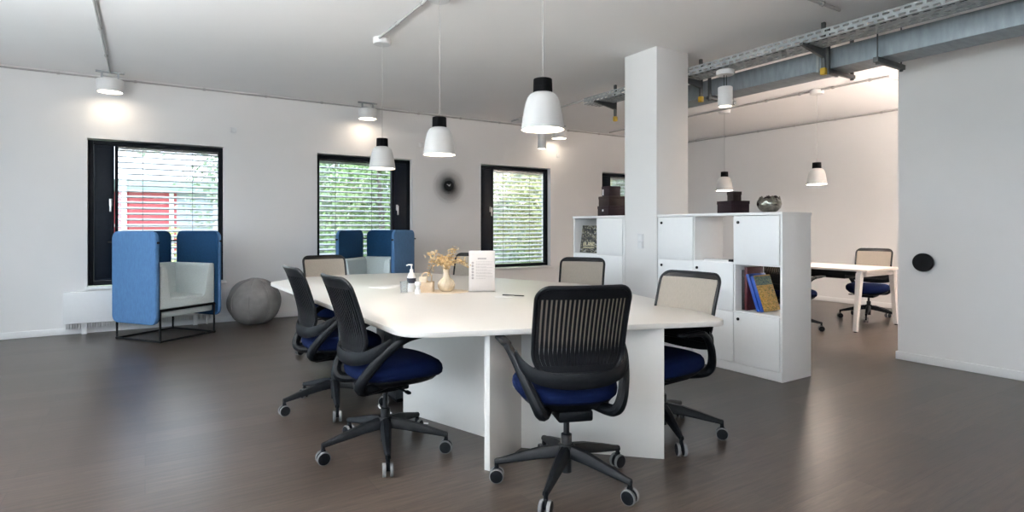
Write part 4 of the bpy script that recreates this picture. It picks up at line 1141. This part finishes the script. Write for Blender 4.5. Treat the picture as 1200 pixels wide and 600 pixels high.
def tree(x, y, h, cr, m, label, seed, n=9000, zc=None, ls=0.070):
    rnd = random.Random(seed)
    t = thing('garden_tree', label, 'tree', (x, y, -0.25), 0, 'trees outside the windows')
    b = B(); tube(b, catmull([(0, 0, 0), (0.05, 0.03, h*0.3), (-0.03, 0.05, h*0.6), (0.02, 0, h*0.85)], 5), [0.10-0.07*k/15 for k in range(16)], 10)
    for k in range(4):
        a = rnd.uniform(0, 6.28); z0 = h*rnd.uniform(0.25, 0.7)
        tube(b, catmull([(0, 0, z0), (math.cos(a)*cr*0.4, math.sin(a)*cr*0.4, z0+cr*0.3), (math.cos(a)*cr*0.8, math.sin(a)*cr*0.8, z0+cr*0.7)], 4), [0.035-0.003*j for j in range(9)], 6)
    obj('trunk', b, BARK, t)
    me = bmesh.new(); zc = h*0.55 if zc is None else zc
    blobs = [(rnd.gauss(0, cr*0.45), rnd.gauss(0, cr*0.45), zc+rnd.uniform(-0.45, 0.45)*h, rnd.uniform(0.35, 0.6)*cr) for _ in range(16)]
    for k in range(n):
        bx_, by_, bz_, br_ = blobs[k % 16]
        d = Vector((rnd.gauss(0, 1), rnd.gauss(0, 1), rnd.gauss(0, 1))).normalized()*br_*rnd.uniform(0.5, 1)
        c = Vector((bx_, by_, bz_))+d
        if c.z < 0.1: continue
        u = Vector((rnd.gauss(0, 1), rnd.gauss(0, 1), rnd.gauss(0, 1))).normalized(); v = u.orthogonal().normalized(); w = u.cross(v)
        s = ls*rnd.uniform(0.6, 1.3)
        vs = [me.verts.new(c+v*s), me.verts.new(c+w*s*0.5+u*s*0.1), me.verts.new(c-v*s), me.verts.new(c-w*s*0.5+u*s*0.1)]
        me.faces.new(vs)
    obj('foliage', me, m, t, angle=180)
tree(5.0, 14.0, 4.6, 1.7, LEAFG, 'green tree left of centre outside the second window', 1)
tree(3.4, 17.0, 5.5, 2.0, LEAFD, 'tall grey-green tree further back outside the second window', 2)
tree(7.6, 15.5, 5.0, 1.9, LEAFD, 'grey-green bushy tree between the second and third windows outside', 3)
tree(9.8, 13.2, 3.6, 1.5, LEAFY, 'yellow-green tree outside the third window', 4)
tree(11.4, 14.6, 5.2, 1.9, LEAFG, 'dark green tree on the right outside the third window', 5)
tree(13.6, 14.0, 4.4, 1.8, LEAFD, 'grey-green tree outside the window behind the stacked boxes', 6)
tree(-2.2, 22.0, 2.4, 1.1, LEAFG, 'small tree on the lawn in front of the red building', 7, 900)
tree(1.1, 20.0, 1.5, 0.55, LEAFY, 'little bush on the lawn outside the leftmost window', 8, 500, 0.8)

rnd = random.Random(77)
t = thing('garden_hedge', 'tall pale green hedge far across the lawn behind the trees', 'hedge', (11.0, 21.0, -0.25))
me = bmesh.new()
for k in range(15000):
    c = Vector((rnd.uniform(-8.2, 10), rnd.gauss(0, 0.45), 3.9*rnd.random()**0.85*(1+0.12*math.sin(k*0.7))))
    u = Vector((rnd.gauss(0, 1), rnd.gauss(0, 1), rnd.gauss(0, 1))).normalized(); v = u.orthogonal().normalized(); w = u.cross(v); q = rnd.uniform(0.09, 0.17)
    me.faces.new([me.verts.new(c+v*q), me.verts.new(c+w*q*0.55), me.verts.new(c-v*q), me.verts.new(c-w*q*0.55)])
obj('foliage', me, LEAFH, t, angle=180)
b = B(); prism(b, [(-8.1, 0), (9.9, 0), (9.9, 3.0), (-8.1, 3.0)], -0.12, 0.12, 'y'); obj('branches', b, LEAFH, t)

# ------------------------------------------------------------------ light
W = bpy.data.worlds.new('overcast_sky'); sc.world = W; W.use_nodes = True
bg = W.node_tree.nodes['Background']; bg.inputs['Color'].default_value = (0.74, 0.88, 1.0, 1); bg.inputs['Strength'].default_value = 2.0
def portal(name, x, y, z, w, h, rot):
    l = bpy.data.lights.new(name, 'AREA'); l.shape = 'RECTANGLE'; l.size = w; l.size_y = h; l.cycles.is_portal = True
    o = bpy.data.objects.new(name, l); COL.objects.link(o); o.location = (x, y, z); o.rotation_euler = rot
for x0, x1 in WIN: portal('window_portal', (x0+x1)/2, YB+T+0.02, (WZ0+WZ1)/2, x1-x0, WZ1-WZ0, (R(-90), 0, 0))
for y0, y1 in LW: portal('window_portal', XL-T-0.02, (y0+y1)/2, (LZ0+LZ1)/2, LZ1-LZ0, y1-y0, (0, R(-90), 0))
for x0, x1 in FW: portal('window_portal', (x0+x1)/2, YF-T-0.02, (LZ0+LZ1)/2, x1-x0, LZ1-LZ0, (R(90), 0, 0))

# ------------------------------------------------------------------ camera
cam = bpy.data.cameras.new('camera'); co = bpy.data.objects.new('camera', cam); COL.objects.link(co)
co.location = (0, 0, 1.27); co.rotation_euler = (R(90), 0, R(-32.5))
cam.sensor_fit = 'HORIZONTAL'; cam.sensor_width = 36; cam.lens = 675/1200*36; cam.shift_y = -35/1200
cam.clip_start = 0.05; cam.clip_end = 300
sc.camera = co
vs = sc.view_settings; vs.view_transform = 'Standard'; vs.look = 'None'; vs.gamma = 1; vs.use_curve_mapping = False; vs.exposure = 1.75
cy = sc.cycles; cy.use_denoising = True; cy.max_bounces = 12; cy.diffuse_bounces = 6; cy.glossy_bounces = 4; cy.transparent_max_bounces = 16; cy.sample_clamp_indirect = 8
cy.caustics_reflective = False; cy.caustics_refractive = False
